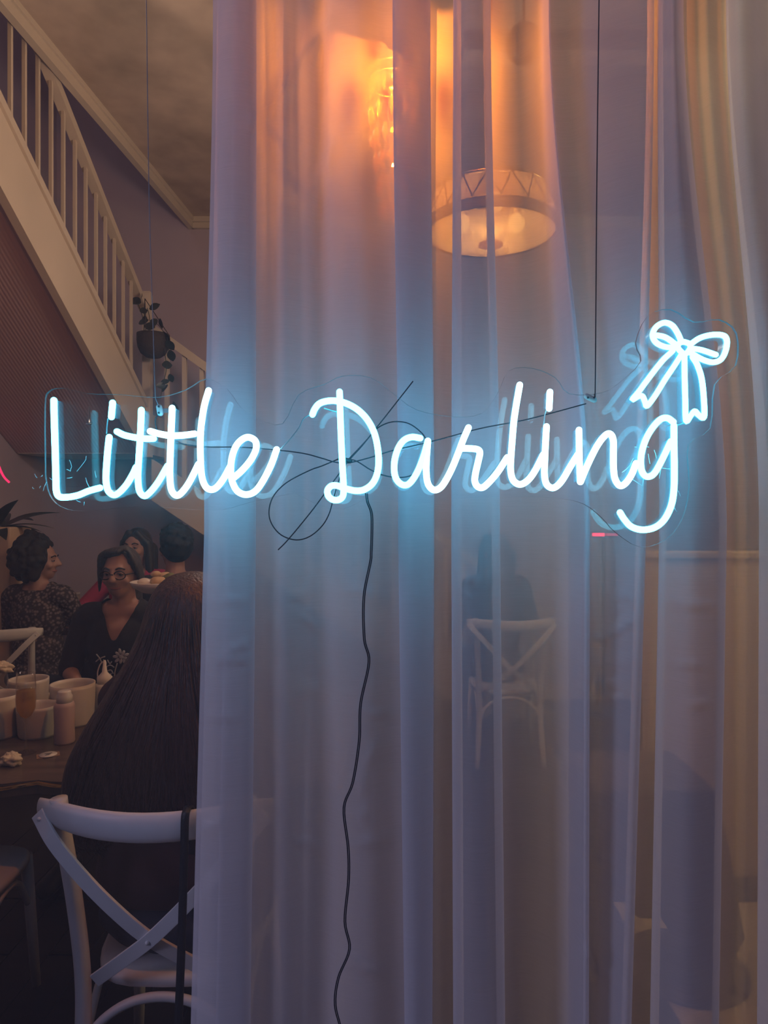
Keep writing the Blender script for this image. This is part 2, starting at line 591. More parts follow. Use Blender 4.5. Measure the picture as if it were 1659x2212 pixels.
def curtain():
    rows = 300
    py_top, py_bot = -330.0, 2860.0
    n = 6
    cols = []
    base = [Vector((c[0], c[1], c[2])) for c in CUR]
    dep = [Vector((c[3], 0, 0)) for c in CUR]
    bx = spline(base, n)
    bd = spline(dep, n)
    nc = len(bx)
    vs, fs = [], []
    for j in range(rows + 1):
        py = py_top + (py_bot - py_top) * j / rows
        for i in range(nc):
            t, m_, b = bx[i]
            if py < 1150:
                k = py / 1150.0
                k = max(min(k, 1.0), -0.05)
                px = t + (m_ - t) * (k * k * (3 - 2 * k) if k > 0 else k * 0.2)
            else:
                px = m_ + (b - m_) * (py - 1150) / 1062.0
            d = bd[i].x * 1.4
            d += 0.008 * noise.noise(Vector((i * 0.05, py * 0.0022, 3.1)))
            for (x0, y0, x1, y1, w_, a) in CREASE:
                if min(y0, y1) - 3 * w_ < py < max(y0, y1) + 3 * w_ and min(x0, x1) - 3 * w_ < px < max(x0, x1) + 3 * w_:
                    ex, ey = x1 - x0, y1 - y0
                    u = ((px - x0) * ex + (py - y0) * ey) / (ex * ex + ey * ey)
                    uc = max(0.0, min(1.0, u))
                    q = math.hypot(px - x0 - uc * ex, py - y0 - uc * ey)
                    d -= (a if w_ > 12 else 2.0 * a) * math.exp(-(q / w_) ** 2) * (0.4 + 0.6 * math.sin(PI * uc))
            p = P(px, py, YC + d)
            vs.append(p)
    for j in range(rows):
        for i in range(nc - 1):
            a = j * nc + i
            fs.append((a, a + 1, a + nc + 1, a + nc))
    me = bpy.data.meshes.new('sheer_curtain')
    me.from_pydata(vs, [], fs)
    o = link('sheer_curtain', me, curtain_mat())
    return tag(o, 'long sheer white curtain in soft pleats hanging behind the lit sign', 'curtain')


def curtain_back():
    """second panel of the same voile drawn behind the first, from the curtain's edge to the first deep pleat"""
    pl = [(470, 450, 424, .105), (500, 490, 470, .085), (560, 552, 540, .10), (575, 590, 585, .13), (612, 620, 615, .105), (640, 655, 650, .125), (668, 672, 668, .12), (700, 700, 705, .125), (740, 752, 760, .115), (800, 808, 815, .115), (828, 840, 850, .118),
          (845, 880, 890, .125), (900, 915, 912, .115), (930, 936, 932, .095)]
    bx = spline([Vector(c[:3]) for c in pl], 8)
    bd = spline([Vector((c[3], 0, 0)) for c in pl], 8)
    nc, rows = len(bx), 90
    vs, fs = [], []
    for j in range(rows + 1):
        py = -330.0 + 3190.0 * j / rows
        for i in range(nc):
            t, m_, b = bx[i]
            k = max(-0.05, min(1.0, py / 1150.0))
            px = t + (m_ - t) * k if py < 1150 else m_ + (b - m_) * (py - 1150) / 1062.0
            vs.append(P(px, py, YC + 0.04 + bd[i].x + 0.014 * noise.noise(Vector((i * 0.06, py * 0.0018, 8.7)))))
    for j in range(rows):
        for i in range(nc - 1):
            a = j * nc + i
            fs.append((a, a + 1, a + nc + 1, a + nc))
    me = bpy.data.meshes.new('curtain_lining')
    me.from_pydata(vs, [], fs)
    return tag(link('sheer_curtain', me, MATS['sheer_voile']), 'second sheer panel hanging close behind the left half of the front curtain', 'curtain')


curtain()
curtain_back()
rod = empty('curtain_rod', (0, YC + 0.03, 2.93), label='slim rod carrying the sheer curtain above the window', cat='curtain rod')
MB().tube([(-1.3, 0, 0), (1.55, 0, 0)], 0.012, 10).build('rod', steel, rod)
for x in (-1.25, 1.5):
    MB().box((x - 0.01, -0.14, -0.01), (x + 0.01, 0.0, 0.01)).build('bracket', steel, rod, False)

# ------------------------------------------------------------------ the lit sign
YS = 1.10
TR = 0.0051
cy = emitter('neon_cyan', (0.082, 0.70, 0.93), 11.5)
wh = emitter('neon_white', (0.24, 0.74, 0.93), 11.8)


def body_mat():
    m, nt, out = node_mat('neon_silicone_body')
    tr = sh(nt, 'Transparent', (0.80, 0.95, 1.0))
    d = sh(nt, 'Translucent', (0.55, 0.80, 0.95))
    d2 = sh(nt, 'Diffuse', (0.55, 0.80, 0.95))
    gl = sh(nt, 'Glossy', (0.9, 0.95, 1), 0.15)
    s = mixsh(nt, 0.17, tr, mixsh(nt, 0.5, d, d2))
    s = mixsh(nt, 0.06, s, gl)
    nt.links.new(s, out.inputs[0])
    return m


sil = body_mat()
K = 2.9625


def A(pts): return [(80 + u / K, 800 + v / K) for u, v in pts]
def B(pts): return [(640 + u / K, 800 + v / K) for u, v in pts]
def C(pts): return [(1060 + u / K, 660 + v / K) for u, v in pts]


STROKES = [
    ('letter_l', 'c', A([(108, 192), (110, 300), (116, 500), (121, 690), (124, 770), (142, 808), (190, 812), (260, 800), (330, 772), (402, 752)])),
    ('letter_i', 'c', A([(462, 428), (452, 520), (443, 640), (442, 710), (455, 770), (488, 797), (522, 785), (570, 735), (610, 670), (634, 620)])),
    ('letter_i_dot', 'c', A([(484, 208), (476, 298)])),
    ('letter_t', 'c', A([(668, 255), (662, 400), (652, 560), (646, 680), (655, 770), (685, 803), (720, 783), (775, 715), (835, 612)])),
    ('letter_t_bar', 'c', A([(512, 392), (560, 415), (640, 432), (690, 437), (746, 437)])),
    ('letter_t', 'w', A([(865, 242), (858, 400), (852, 560), (850, 680), (860, 765), (890, 800), (925, 783), (975, 715), (1032, 602)])),
    ('letter_t_bar', 'w', A([(725, 390), (790, 408), (860, 418), (940, 415), (1008, 406)])),
    ('letter_l', 'w', A([(1098, 130), (1072, 220), (1055, 320), (1046, 420), (1046, 560), (1055, 680), (1080, 745), (1115, 763), (1150, 748), (1192, 695), (1236, 615)])),
    ('letter_e', 'w', A([(1255, 690), (1312, 640), (1370, 570), (1402, 500), (1395, 450), (1350, 428), (1305, 448), (1268, 495), (1245, 570), (1240, 650), (1252, 720), (1285, 775), (1340, 795), (1398, 772), (1450, 700), (1500, 600), (1533, 507)])),
    ('letter_d', 'c', B([(277, 138), (282, 300), (289, 480), (297, 640), (303, 750), (298, 805), (272, 828), (235, 828), (206, 805), (200, 768), (224, 740), (262, 738), (310, 755), (375, 770), (430, 765), (483, 730), (515, 670), (527, 590), (520, 490), (497, 395), (452, 312), (390, 250), (320, 212), (250, 195), (190, 198), (145, 215), (117, 250), (104, 282)])),
    ('letter_a', 'c', B([(793, 434), (740, 427), (690, 447), (652, 500), (629, 580), (629, 660), (650, 710), (690, 735), (730, 718), (775, 650), (815, 550), (842, 452)])),
    ('letter_a_tail', 'w', B([(842, 452), (834, 560), (832, 650), (841, 720), (865, 757), (895, 765), (930, 743), (965, 690), (1002, 615), (1040, 520), (1070, 440), (1102, 367)])),
    ('letter_r', 'w', B([(1048, 500), (1100, 500), (1155, 505), (1175, 525), (1165, 580), (1147, 660), (1143, 710), (1160, 743), (1192, 750), (1232, 718), (1290, 650), (1350, 558)])),
    ('letter_l', 'w', B([(1430, 94), (1408, 220), (1392, 330), (1382, 450), (1374, 560), (1372, 640), (1386, 700), (1420, 728), (1455, 723), (1495, 690), (1535, 630), (1580, 540)])),
    ('letter_i_dot', 'w', C([(379, 554), (374, 658)])),
    ('letter_i', 'w', C([(357, 775), (350, 900), (346, 1000), (344, 1080), (356, 1140), (387, 1166), (420, 1158), (460, 1115), (510, 1030), (556, 955)])),
    ('letter_n', 'w', C([(565, 797), (567, 960), (573, 1128)])),
    ('letter_n', 'w', C([(575, 1128), (620, 1020), (680, 900), (732, 832), (765, 822), (784, 860), (785, 940), (786, 1040), (796, 1110), (825, 1152), (860, 1140), (900, 1085), (930, 1010)])),
    ('letter_g', 'c', C([(1168, 745), (1130, 720), (1085, 730), (1030, 790), (987, 870), (963, 960), (963, 1040), (980, 1082), (1010, 1095), (1050, 1070), (1100, 980), (1152, 870)])),
    ('letter_g_tail', 'c', C([(1172, 770), (1173, 900), (1175, 1050), (1172, 1180), (1155, 1280), (1112, 1368), (1050, 1420), (970, 1435), (900, 1415), (855, 1368), (828, 1325)])),
    ('bow_loop', 'c', C([(1195, 268), (1120, 265), (1060, 238), (1036, 190), (1058, 138), (1110, 110), (1160, 127), (1195, 175), (1220, 232)])),
    ('bow_loop_fold', 'c', C([(1062, 190), (1120, 205), (1185, 250)])),
    ('bow_loop', 'c', C([(1275, 250), (1340, 207), (1420, 187), (1488, 192), (1511, 225), (1503, 290), (1473, 345), (1420, 363), (1350, 343), (1275, 300)])),
    ('bow_loop_fold', 'c', C([(1290, 275), (1350, 285), (1440, 315)])),
    ('bow_knot', 'c', C([(1235, 232), (1270, 245), (1276, 272), (1243, 310), (1200, 275), (1205, 243), (1235, 232)])),
    ('bow_tail', 'c', C([(1165, 290), (1100, 352), (1022, 450), (952, 545), (906, 602), (948, 580), (972, 582), (988, 618), (1000, 642), (1050, 580), (1118, 470), (1180, 378), (1222, 310)])),
    ('bow_tail', 'c', C([(1240, 320), (1241, 450), (1245, 600), (1250, 738), (1280, 705), (1305, 676), (1330, 700), (1365, 715), (1364, 600), (1350, 470), (1322, 380), (1292, 330)])),
]
sign = empty('neon_sign', P(835, 960, YS), label='cyan-white neon script sign reading Little Darling with a ribbon bow', cat='sign')
S0 = sign.location.copy()


def sub(ps):
    return [Vector(p) - S0 for p in ps]


def round_ends(ps, r):
    """tube points with rounded ends: (points, radii)"""
    a, b = ps[0], ps[-1]
    da = (ps[0] - ps[1]).normalized()
    db = (ps[-1] - ps[-2]).normalized()
    pre = [(a + da * r * math.sin(t), r * math.cos(t)) for t in (1.45, 1.1, 0.75, 0.4)]
    post = [(b + db * r * math.sin(t), r * math.cos(t)) for t in (0.4, 0.75, 1.1, 1.45)]
    pts = [p for p, _ in pre] + ps + [p for p, _ in post]
    rad = [q for _, q in pre] + [r] * len(ps) + [q for _, q in post]
    return pts, rad


DB = 0.022
for name, kind, px in STROKES:
    pts = spline([P(x, y, YS) for x, y in px], 6)
    r = TR * (0.86 if name.startswith('bow') else 1.0)
    tp, rd = round_ends(sub(pts), r)
    t = MB().tube(tp, rd, 12).build(name + '_tube', wh if kind == 'w' else cy, sign)
    # clear silicone channel running back from the glowing face to the acrylic sheet
    q = sub(pts)
    vs, fs = [], []
    hw = r * 0.92
    for i, p in enumerate(q):
        tg = (q[min(i + 1, len(q) - 1)] - q[max(i - 1, 0)]).normalized()
        nrm = Vector((tg.z, 0, -tg.x))
        vs += [p + nrm * hw + Vector((0, r * 0.5, 0)), p - nrm * hw + Vector((0, r * 0.5, 0)),
               p - nrm * hw + Vector((0, DB, 0)), p + nrm * hw + Vector((0, DB, 0))]
    for i in range(len(q) - 1):
        a = 4 * i
        for k in (1, 3):
            fs.append((a + k, a + (k + 1) % 4, a + 4 + (k + 1) % 4, a + 4 + k))
    e = 4 * (len(q) - 1)
    fs += [(0, 1, 2, 3), (e + 3, e + 2, e + 1, e)]
    me = bpy.data.meshes.new('channel')
    me.from_pydata(vs, [], fs)
    link('channel', me, sil, t, False)

OUT = [(97, 1030), (106, 1068), (130, 1094), (180, 1104), (300, 1094), (420, 1101), (480, 1101), (540, 1085), (600, 1072), (640, 1068), (690, 1092), (740, 1100), (800, 1078), (900, 1088),
       (980, 1078), (1100, 1073), (1200, 1076), (1260, 1088), (1300, 1118), (1330, 1150), (1384, 1182), (1440, 1165), (1475, 1120), (1490, 1050), (1488, 960), (1535, 925),
       (1545, 830), (1590, 790), (1592, 720), (1555, 690), (1500, 695), (1450, 668), (1400, 682), (1374, 740), (1385, 780), (1340, 825), (1300, 848), (1230, 850), (1200, 815),
       (1150, 795), (1100, 800), (1075, 850), (1040, 893), (980, 900), (900, 885), (850, 850), (800, 815), (740, 812), (700, 830), (645, 852), (610, 915), (560, 905), (520, 880), (490, 840), (445, 818),
       (400, 842), (340, 858), (260, 852), (190, 850), (135, 838), (104, 846), (96, 880)]
edge = [tuple(v) for v in sub(spline([P(x, y, YS + DB) for x, y in OUT + OUT[:1]], 3)[:-1])]
acr = MB().prism(edge, (0, 0.005, 0)).build('acrylic_sheet', None, sign, False)
am = thin_glass('clear_acrylic', (0.985, 0.99, 1.0), 1.07, 0.003)
acr.data.materials.append(am)
acr.data.materials.append(mat('acrylic_edge', (0.30, 0.27, 0.29), 0.5))
for p in acr.data.polygons:
    if len(p.vertices) == 4:
        p.material_index = 1
# pale strokes drawn for film reflections and scratches round the sheet's two ends
sc_m = mat('film_thread', (0.7, 0.7, 0.72), 0.4)
SCR = [(75, 1024, 80, 1032), (87, 1030, 92, 1026), (107, 1032, 113, 1037), (101, 1041, 93, 1061), (86, 1055, 88, 1050), (70, 1052, 74, 1056), (144, 1014, 152, 1018), (152, 1018, 155, 1008),
       (155, 1008, 150, 994), (166, 1018, 182, 998), (182, 998, 186, 985), (145, 1033, 156, 1031), (185, 1032, 194, 1054), (205, 1017, 208, 1032), (165, 1081, 174, 1085), (182, 1084, 181, 1092),
       (1343, 1021, 1362, 1004), (1362, 1004, 1368, 990), (1353, 1027, 1388, 1050), (1388, 1050, 1393, 1020), (1400, 980, 1404, 1002), (1413, 972, 1418, 990), (1408, 1018, 1430, 1000), (1424, 1034, 1427, 1015),
       (1462, 990, 1465, 1000), (1430, 1011, 1452, 1013), (1465, 1060, 1470, 1072), (1456, 1095, 1464, 1108), (1370, 966, 1376, 966), (1395, 965, 1402, 966)]
sm = MB()
for x0, y0, x1, y1 in SCR:
    a, b = P(x0, y0, YS + DB - 0.002), P(x1, y1, YS + DB - 0.002)
    mid = (a + b) / 2 + Vector((R.uniform(-.001, .001), 0, R.uniform(-.001, .001)))
    sm.tube(sub([a, mid, b]), 0.00045, 5)
tag(sm.build('film_marks', sc_m, sign), kind='stuff')
# jumper wires between letters
jw = mat('clear_jumper_wire', (0.35, 0.38, 0.42), 0.4)
for pts in ([(233, 904), (231, 920), (230, 937)], [(606, 970), (625, 950), (645, 925), (655, 905), (668, 897)], [(1186, 878), (1178, 892), (1174, 920)],
            [(700, 882), (716, 887), (728, 890)], [(1453, 910), (1464, 918), (1480, 912)]):
    MB().tube(sub(spline([P(x, y, YS + 0.010) for x, y in pts], 5)), 0.0010, 6).build('jumper_wire', jw, sign)
# clamps where the hanging cables meet the sheet
for (px, py, rx) in ((345, 886, 0.010), (1275, 860, 0.013)):
    c = P(px, py, YS + 0.022)
    cl = MB().capsule(sub([c + Vector(((-0.006, 0, 0.003) if px > 600 else (-0.001, 0, 0.005)))])[0], sub([c + Vector(((0.006, 0, -0.003) if px > 600 else (0.001, 0, -0.005)))])[0], 0.0048, 0.0048, 14).build('cable_clamp', mat('grey_clamp', (0.42, 0.40, 0.42), 0.35), sign)
    sc_ = MB()
    for dx in (-0.005, 0.005):
        s_ = sub([c + Vector((dx if px > 600 else 0, -0.0045, 0 if px > 600 else dx))])[0]
        sc_.ball(s_, 0.0018, None, 8, 6)
    sc_.build('clamp_screw', dark_cable, cl)
MB().box(sub([P(348, 875, YS + 0.03)])[0] - Vector((0, 0.004, 0.012)), sub([P(366, 888, YS + 0.03)])[0] + Vector((0, 0.004, 0.004))).build('connector_block', sil, sign, False)

# hanging cables and the spare cable tied behind the letters
hc = empty('hanging_cable', P(345, 880, YS + 0.022), label='thin steel cable holding the left end of the lit sign', cat='cable', group='cables holding up the sign')
o0 = hc.location.copy()
MB().tube([p - o0 for p in spline([P(345, 880, YS + .018), P(339, 868, YS + .018), (P(335, 845, YS + .018)), P(331, 720, YS + .02), P(322, 420, YS + .024), P(316, 0, YS + .03), P(312, -220, YS + .035)], 6)], 0.0007, 6).build('steel_wire', mat('grey_wire', (0.25, 0.25, 0.30), 0.4), hc)
hc = empty('hanging_cable', P(1278, 856, YS + 0.022), label='thin dark cable holding the right end of the lit sign', cat='cable', group='cables holding up the sign')
o0 = hc.location.copy()
MB().tube([p - o0 for p in spline([P(1284, 852, YS + .018), P(1286, 820, YS + .018), P(1289, 420, YS + .024), P(1294, 0, YS + .03), P(1297, -220, YS + .035)], 6)], 0.0010, 6).build('steel_wire', dark_cable, hc)


def D(pts): return [(560 + u / 4.1475, 780 + v / 4.1475) for u, v in pts]


YW = YS + 0.050
sp = empty('spare_cable', P(750, 995, YW), label='dark spare cable looped and knotted behind the capital D', cat='cable')
o0 = sp.location.copy()
LOOPS = [
    [(345, 892), (336, 905), (338, 925), (348, 935), (380, 955), (440, 965), (520, 966)] + D([(185, 800), (400, 828), (560, 870), (690, 908), (800, 912), (1000, 862), (1200, 800), (1470, 738), (1660, 690)]) + [(1040, 925), (1130, 908), (1200, 890), (1266, 872)],
    D([(1378, 180), (1210, 395), (1040, 610), (920, 760), (800, 895), (700, 1030), (480, 1330), (265, 1592), (168, 1692)]),
    D([(790, 890), (900, 775), (1000, 665), (1060, 600), (1150, 555), (1240, 542), (1340, 560), (1430, 620), (1490, 695), (1505, 800), (1470, 930), (1370, 1020), (1250, 1043), (1120, 1025), (1000, 975), (850, 888), (700, 880)]),
    D([(740, 860), (690, 885), (560, 940), (450, 980), (250, 1085), (130, 1205), (87, 1340), (112, 1460), (200, 1560), (330, 1602), (450, 1572), (560, 1480), (625, 1370), (660, 1250), (720, 1050), (790, 890)])]
for i, L in enumerate(LOOPS):
    MB().tube([p - o0 for p in spline([P(x, y, YW + 0.002 * i) for x, y in L], 5)], 0.0010, 6).build('cable_loop', dark_cable, sp)
MB().capsule(P(744, 993, YW) - o0, P(756, 996, YW) - o0, 0.004, 0.004, 10).build('knot', dark_cable, sp)

CORD = D([(960, 1185), (970, 1260), (1005, 1360), (1010, 1500), (1003, 1720)]) + [(800, 1215), (786, 1290), (787, 1380), (797, 1430), (779, 1520), (776, 1600), (762, 1690), (743, 1745), (752, 1830), (753, 1900), (745, 1990), (755, 2050), (731, 2112), (724, 2170), (737, 2230), (745, 2330)]
cord = empty('power_cord', P(795, 1075, YS + 0.04), label='thin twin power cord dropping from the sign down the curtain', cat='cord')
o0 = cord.location.copy()
for d in (-1, 1):
    MB().tube([p - o0 + Vector((d * 0.0013, 0, 0)) for p in spline([P(x, y, YS + 0.045) for x, y in CORD], 6)], 0.0010, 6).build('conductor', dark_cable, cord)

# ------------------------------------------------------------------ staircase
XS = -1.80
stair = empty('staircase', (XS, 4.9, 0), label='white painted staircase with slim balusters climbing along the left wall', cat='staircase')
q0 = Vector((XS, 4.9, 0))


def inS(px, py):
    """point of the stair plane X = XS seen at a pixel"""
    Y = XS * F / (px - VX)
    return P(px, py, Y)


def spart(name, mb, m=cream_paint, bevel=0.0, parent=None):
    mb.v = [tuple(Vector(v) - q0) for v in mb.v]
    return mb.build(name, m, parent or stair, False, bevel)


def line_at(pa, pb, Y):
    t = (Y - pa.y) / (pb.y - pa.y)
    return pa.z + (pb.z - pa.z) * t


ta, tb = inS(0, 222), inS(300, 842)
ba, bb = inS(0, 400), inS(265, 892)
ha, hb = inS(108, 125), inS(305, 628)
YN = 5.06
Y0 = 1.9
poly = [(XS, Y0, line_at(ta, tb, Y0)), (XS, YN, line_at(ta, tb, YN)), (XS, YN, line_at(ba, bb, YN)), (XS, Y0, line_at(ba, bb, Y0))]
spart('stringer', MB().prism(poly, (-0.045, 0, 0)))
poly = [(XS + 0.016, Y0, line_at(ta, tb, Y0) + 0.03), (XS + 0.016, YN, line_at(ta, tb, YN) + 0.03), (XS + 0.016, YN, line_at(ta, tb, YN) - 0.02), (XS + 0.016, Y0, line_at(ta, tb, Y0) - 0.02)]
spart('stringer_cap', MB().prism(poly, (-0.075, 0, 0)))
poly = [(XS + 0.008, Y0, line_at(ha, hb, Y0)), (XS + 0.008, YN, line_at(ha, hb, YN)), (XS + 0.008, YN, line_at(ha, hb, YN) - 0.06), (XS + 0.008, Y0, line_at(ha, hb, Y0) - 0.06)]
spart('handrail', MB().prism(poly, (-0.055, 0, 0)))
bxs = [-120, -78, -38, 2, 32, 62, 91, 119, 145, 170, 193, 215, 235, 254, 273, 290]
for px in bxs:
    Y = XS * F / (px - VX)
    spart('baluster', MB().box((XS - 0.030, Y - 0.009, line_at(ta, tb, Y) + 0.02), (XS - 0.013, Y + 0.009, line_at(ha, hb, Y) - 0.04)))
# treads, seen only as a flight from other sides
nt_ = 11
for i in range(nt_):
    Y = YN - 0.15 - i * 0.285
    z = line_at(ta, tb, Y) - 0.10
    spart('tread', MB().box((XL + 0.01, Y - 0.15, z - 0.03), (XS - 0.045, Y + 0.15, z)))
# sloped lining under the flight
so = MB().prism([(XS - 0.045, Y0, line_at(ba, bb, Y0) + 0.03), (XS - 0.045, YN, line_at(ba, bb, YN) + 0.03), (XL + 0.005, YN, line_at(ba, bb, YN) + 0.03), (XL + 0.005, Y0, line_at(ba, bb, Y0) + 0.03)], (0, 0, 0.02))
sm_ = mat('stair_lining', (0.58, 0.40, 0.42), 0.7)
nt = sm_.node_tree
tcn = nt.nodes.new('ShaderNodeTexCoord')
wv = nt.nodes.new('ShaderNodeTexWave')
wv.inputs['Scale'].default_value = 14
wv.bands_direction = 'X'
nt.links.new(tcn.outputs['Object'], wv.inputs['Vector'])
bpn = nt.nodes.new('ShaderNodeBump')
bpn.inputs['Strength'].default_value = 0.25
bpn.inputs['Distance'].default_value = 0.006
nt.links.new(wv.outputs[0], bpn.inputs['Height'])
nt.links.new(bpn.outputs[0], nt.nodes['Principled BSDF'].inputs['Normal'])
spart('lining', so, sm_)
zl = line_at(ta, tb, YN) - 0.05
zb = line_at(ba, bb, YN)
spart('landing', MB().box((XL + 0.01, YN, zl - 0.30), (XS, YB - 0.01, zl)))
# newel post at the turn
nz = inS(315, 632)
spart('newel_post', MB().box((XS - 0.03, YN - 0.01, zb), (XS + 0.03, YN + 0.05, nz.z)).box((XS - 0.026, YN - 0.006, nz.z), (XS + 0.026, YN + 0.046, nz.z + 0.015)), bevel=0.004)
# lower flight going down to the right along the back wall
YF = 5.10
ra, rb = P(358, 720, YF), P(445, 783, YF)
sl = (rb.z - ra.z) / (rb.x - ra.x)
XE = 1.15
x0 = XS + 0.03


def rz(x): return ra.z + sl * (x - ra.x)


spart('handrail', MB().prism([(x0, YF - 0.03, rz(x0)), (XE, YF - 0.03, rz(XE)), (XE, YF - 0.03, rz(XE) - 0.07), (x0, YF - 0.03, rz(x0) - 0.07)], (0, 0.06, 0)))
top_s = P(345, 1000, YF).z
bot_s = P(345, 1092, YF)


def lz(x): return bot_s.z + sl * (x - bot_s.x)


dz = 0.30
spart('stringer', MB().prism([(x0, YF - 0.02, lz(x0) + dz), (XE, YF - 0.02, max(lz(XE) + dz, 0.05)), (XE - 0.4, YF - 0.02, 0.0), (XE - 0.5, YF - 0.02, max(lz(XE - 0.5), 0.0)), (x0, YF - 0.02, lz(x0))], (0, 0.045, 0)))
x = P(361, 0, YF).x
while x < XE - 0.05:
    spart('baluster', MB().box((x - 0.015, YF - 0.012, lz(x) + dz - 0.02), (x + 0.015, YF + 0.016, rz(x) - 0.06)))
    x += 0.128
i = 0
x = XS + 0.18
while lz(x) + dz - 0.1 > 0.1 and x < XE:
    z = lz(x) + dz - 0.10
    spart('tread', MB().box((x - 0.14, YF + 0.025, z - 0.03), (x + 0.14, YB - 0.01, z)))
    x += 0.25

# small lit spot in the lining under the stairs
Yd = 3.95
zd = line_at(ba, bb, Yd) + 0.02
dl = empty('downlight', P(193, 917, 4.6), label='tiny warm spotlight under the white staircase', cat='lamp')
MB().lathe([(0.022, 0.012), (0.026, 0.0), (0.018, 0.0), (0.016, 0.008)], 16, close=True).build('trim_ring', chrome, dl)
MB().lathe([(0.016, 0.004), (0.001, 0.003)], 16).build('lens', emitter('spot_lens', (1, 0.75, 0.5), 2.0), dl)
MB().tube([(0, 0, 0.008), (0, 0, 0.30)], 0.004, 6).build('stem', chrome, dl)

# ------------------------------------------------------------------ hanging plant on the newel
def leaf_mesh(L, W, curl=0.25, n=5):
    vs, fs = [], []
    for i in range(n + 1):
        t = i / n
        w_ = W * math.sin(PI * min(1, t * 0.94 + 0.05)) ** 0.8
        z = -curl * L * t * t
        vs += [(-w_ / 2, L * t, z - 0.0), (0, L * t, z - 0.12 * w_), (w_ / 2, L * t, z)]
    for i in range(n):
        a = 3 * i
        fs += [(a, a + 1, a + 4, a + 3), (a + 1, a + 2, a + 5, a + 4)]
    me = bpy.data.meshes.new('leaf')
    me.from_pydata(vs, [], fs)
    me.materials.append(leaf_dark)
    for p in me.polygons:
        p.use_smooth = True
    return me


hp = empty('hanging_plant', P(331, 745, 4.9), label='dark round hanging pot with trailing leaves at the stair post', cat='plant')
o0 = hp.location.copy()
rp = 0.112
MB().lathe([(0.01, -0.095), (0.05, -0.088), (0.085, -0.062), (0.105, -0.02), (rp, 0.03), (rp, 0.075), (rp - 0.012, 0.075), (rp - 0.012, 0.03), (0.09, -0.02), (0.01, -0.075)], 24, close=True).build('pot', basket, hp)
MB().lathe([(rp - 0.013, 0.055), (0.001, 0.06)], 20).build('soil', mat('soil', (0.02, 0.015, 0.012), 0.9), hp)
hk = P(313, 645, 4.9) - o0
for a in (0.4, 2.5, 4.6):
    MB().tube([(rp * math.cos(a), rp * math.sin(a), 0.07), hk], 0.003, 5).build('hanger_cord', basket, hp)
lm = leaf_mesh(0.075, 0.055)
spots = [(290, 657, 1.2), (304, 655, 0.6), (323, 668, 2.6), (340, 690, -0.7), (346, 688, -1.2), (353, 716, -1.5), (360, 735, -2.0), (367, 756, -1.7), (318, 692, 0.4), (302, 672, 2.8), (358, 722, -0.6), (300, 700, 2.4), (335, 706, 0.1),
         (366, 808, -1.9), (350, 788, 3.0), (352, 846, 1.4), (338, 833, 3.0), (347, 828, 2.5), (375, 868, -1.4), (307, 640, 0.3)]
for px, py, a in spots:
    o = link('leaf', lm, leaf_dark, hp)
    o.location = P(px, py, 4.86 + R.uniform(-.04, .02)) - o0
    o.rotation_euler = (R.uniform(0.9, 1.5), a + PI / 2 + PI, R.uniform(-0.6, 0.6))
    s = R.uniform(0.8, 1.15)
    o.scale = (s, s, s)
for pts in ([(350, 735), (357, 770), (359, 800), (352, 830), (347, 860)], [(340, 700), (352, 715), (362, 740), (365, 760)], [(312, 700), (305, 675), (298, 655)], [(325, 700), (322, 680), (318, 665)]):
    MB().tube([p - o0 for p in spline([P(x, y, 4.86) for x, y in pts], 5)], 0.0025, 5).build('stem', leaf_dark, hp)

# ------------------------------------------------------------------ lamps behind the curtain
# amber crystal pendant just behind the cloth
YA = 1.56
al = empty('crystal_pendant', P(847, 235, YA), label='amber crystal pendant lamp glowing orange close behind the curtain', cat='lamp')
o0 = al.location.copy()
amb = emitter('amber_filament', (1.0, 0.42, 0.08), 5.0)
MB().lathe([(0.001, 0.045), (0.012, 0.04), (0.03, 0.01), (0.03, -0.015), (0.018, -0.04), (0.001, -0.048)], 16).build('bulb', thin_glass('amber_bulb_glass', (1.0, 0.80, 0.45), 1.3, 0.0), al)
MB().tube(spline([(-0.006, 0, 0.035), (-0.009, 0, -0.02), (0, 0, -0.03), (0.009, 0, -0.02), (0.006, 0, 0.035)], 5), 0.0012, 5).build('filament', amb, al)
MB().lathe([(0.001, 0.10), (0.016, 0.10), (0.018, 0.045), (0.012, 0.04), (0.001, 0.04)], 14).build('socket', brass, al)
MB().tube([(0, 0, 0.10), (0, 0, CEIL - o0.z)], 0.003, 6).build('cord', dark_cable, al)
MB().lathe([(0.001, CEIL - o0.z), (0.06, CEIL - o0.z), (0.055, CEIL - o0.z - 0.03), (0.001, CEIL - o0.z - 0.035)], 18).build('canopy', brass, al)
ring = MB()
ring.tube([(0.055 * math.cos(2 * PI * k / 24), 0.055 * math.sin(2 * PI * k / 24), 0.06) for k in range(25)], 0.004, 6)
ring.tube([(-0.055, 0, 0.06), (0.055, 0, 0.06)], 0.003, 6).tube([(0, -0.055, 0.06), (0, 0.055, 0.06)], 0.003, 6)
ring.build('crystal_ring', brass, al)
MB().lathe([(0.018, 0.105), (0.022, 0.105), (0.095, 0.062), (0.093, 0.056), (0.020, 0.098)], 28, close=True).build('shade_cap', brass, al)
cm, nt, out = node_mat('amber_crystal')
s = mixsh(nt, 0.35, sh(nt, 'Transparent', (1.0, 0.72, 0.36)), sh(nt, 'Glossy', (1.0, 0.8, 0.5), 0.08))
s = mixsh(nt, 0.2, s, sh(nt, 'Translucent', (1.0, 0.6, 0.2)))
nt.links.new(s, out.inputs[0])
cme = MB().lathe([(0.001, 0.018), (0.007, 0.006), (0.008, -0.004), (0.001, -0.024)], 6).mesh('crystal')
cme.materials.append(cm)
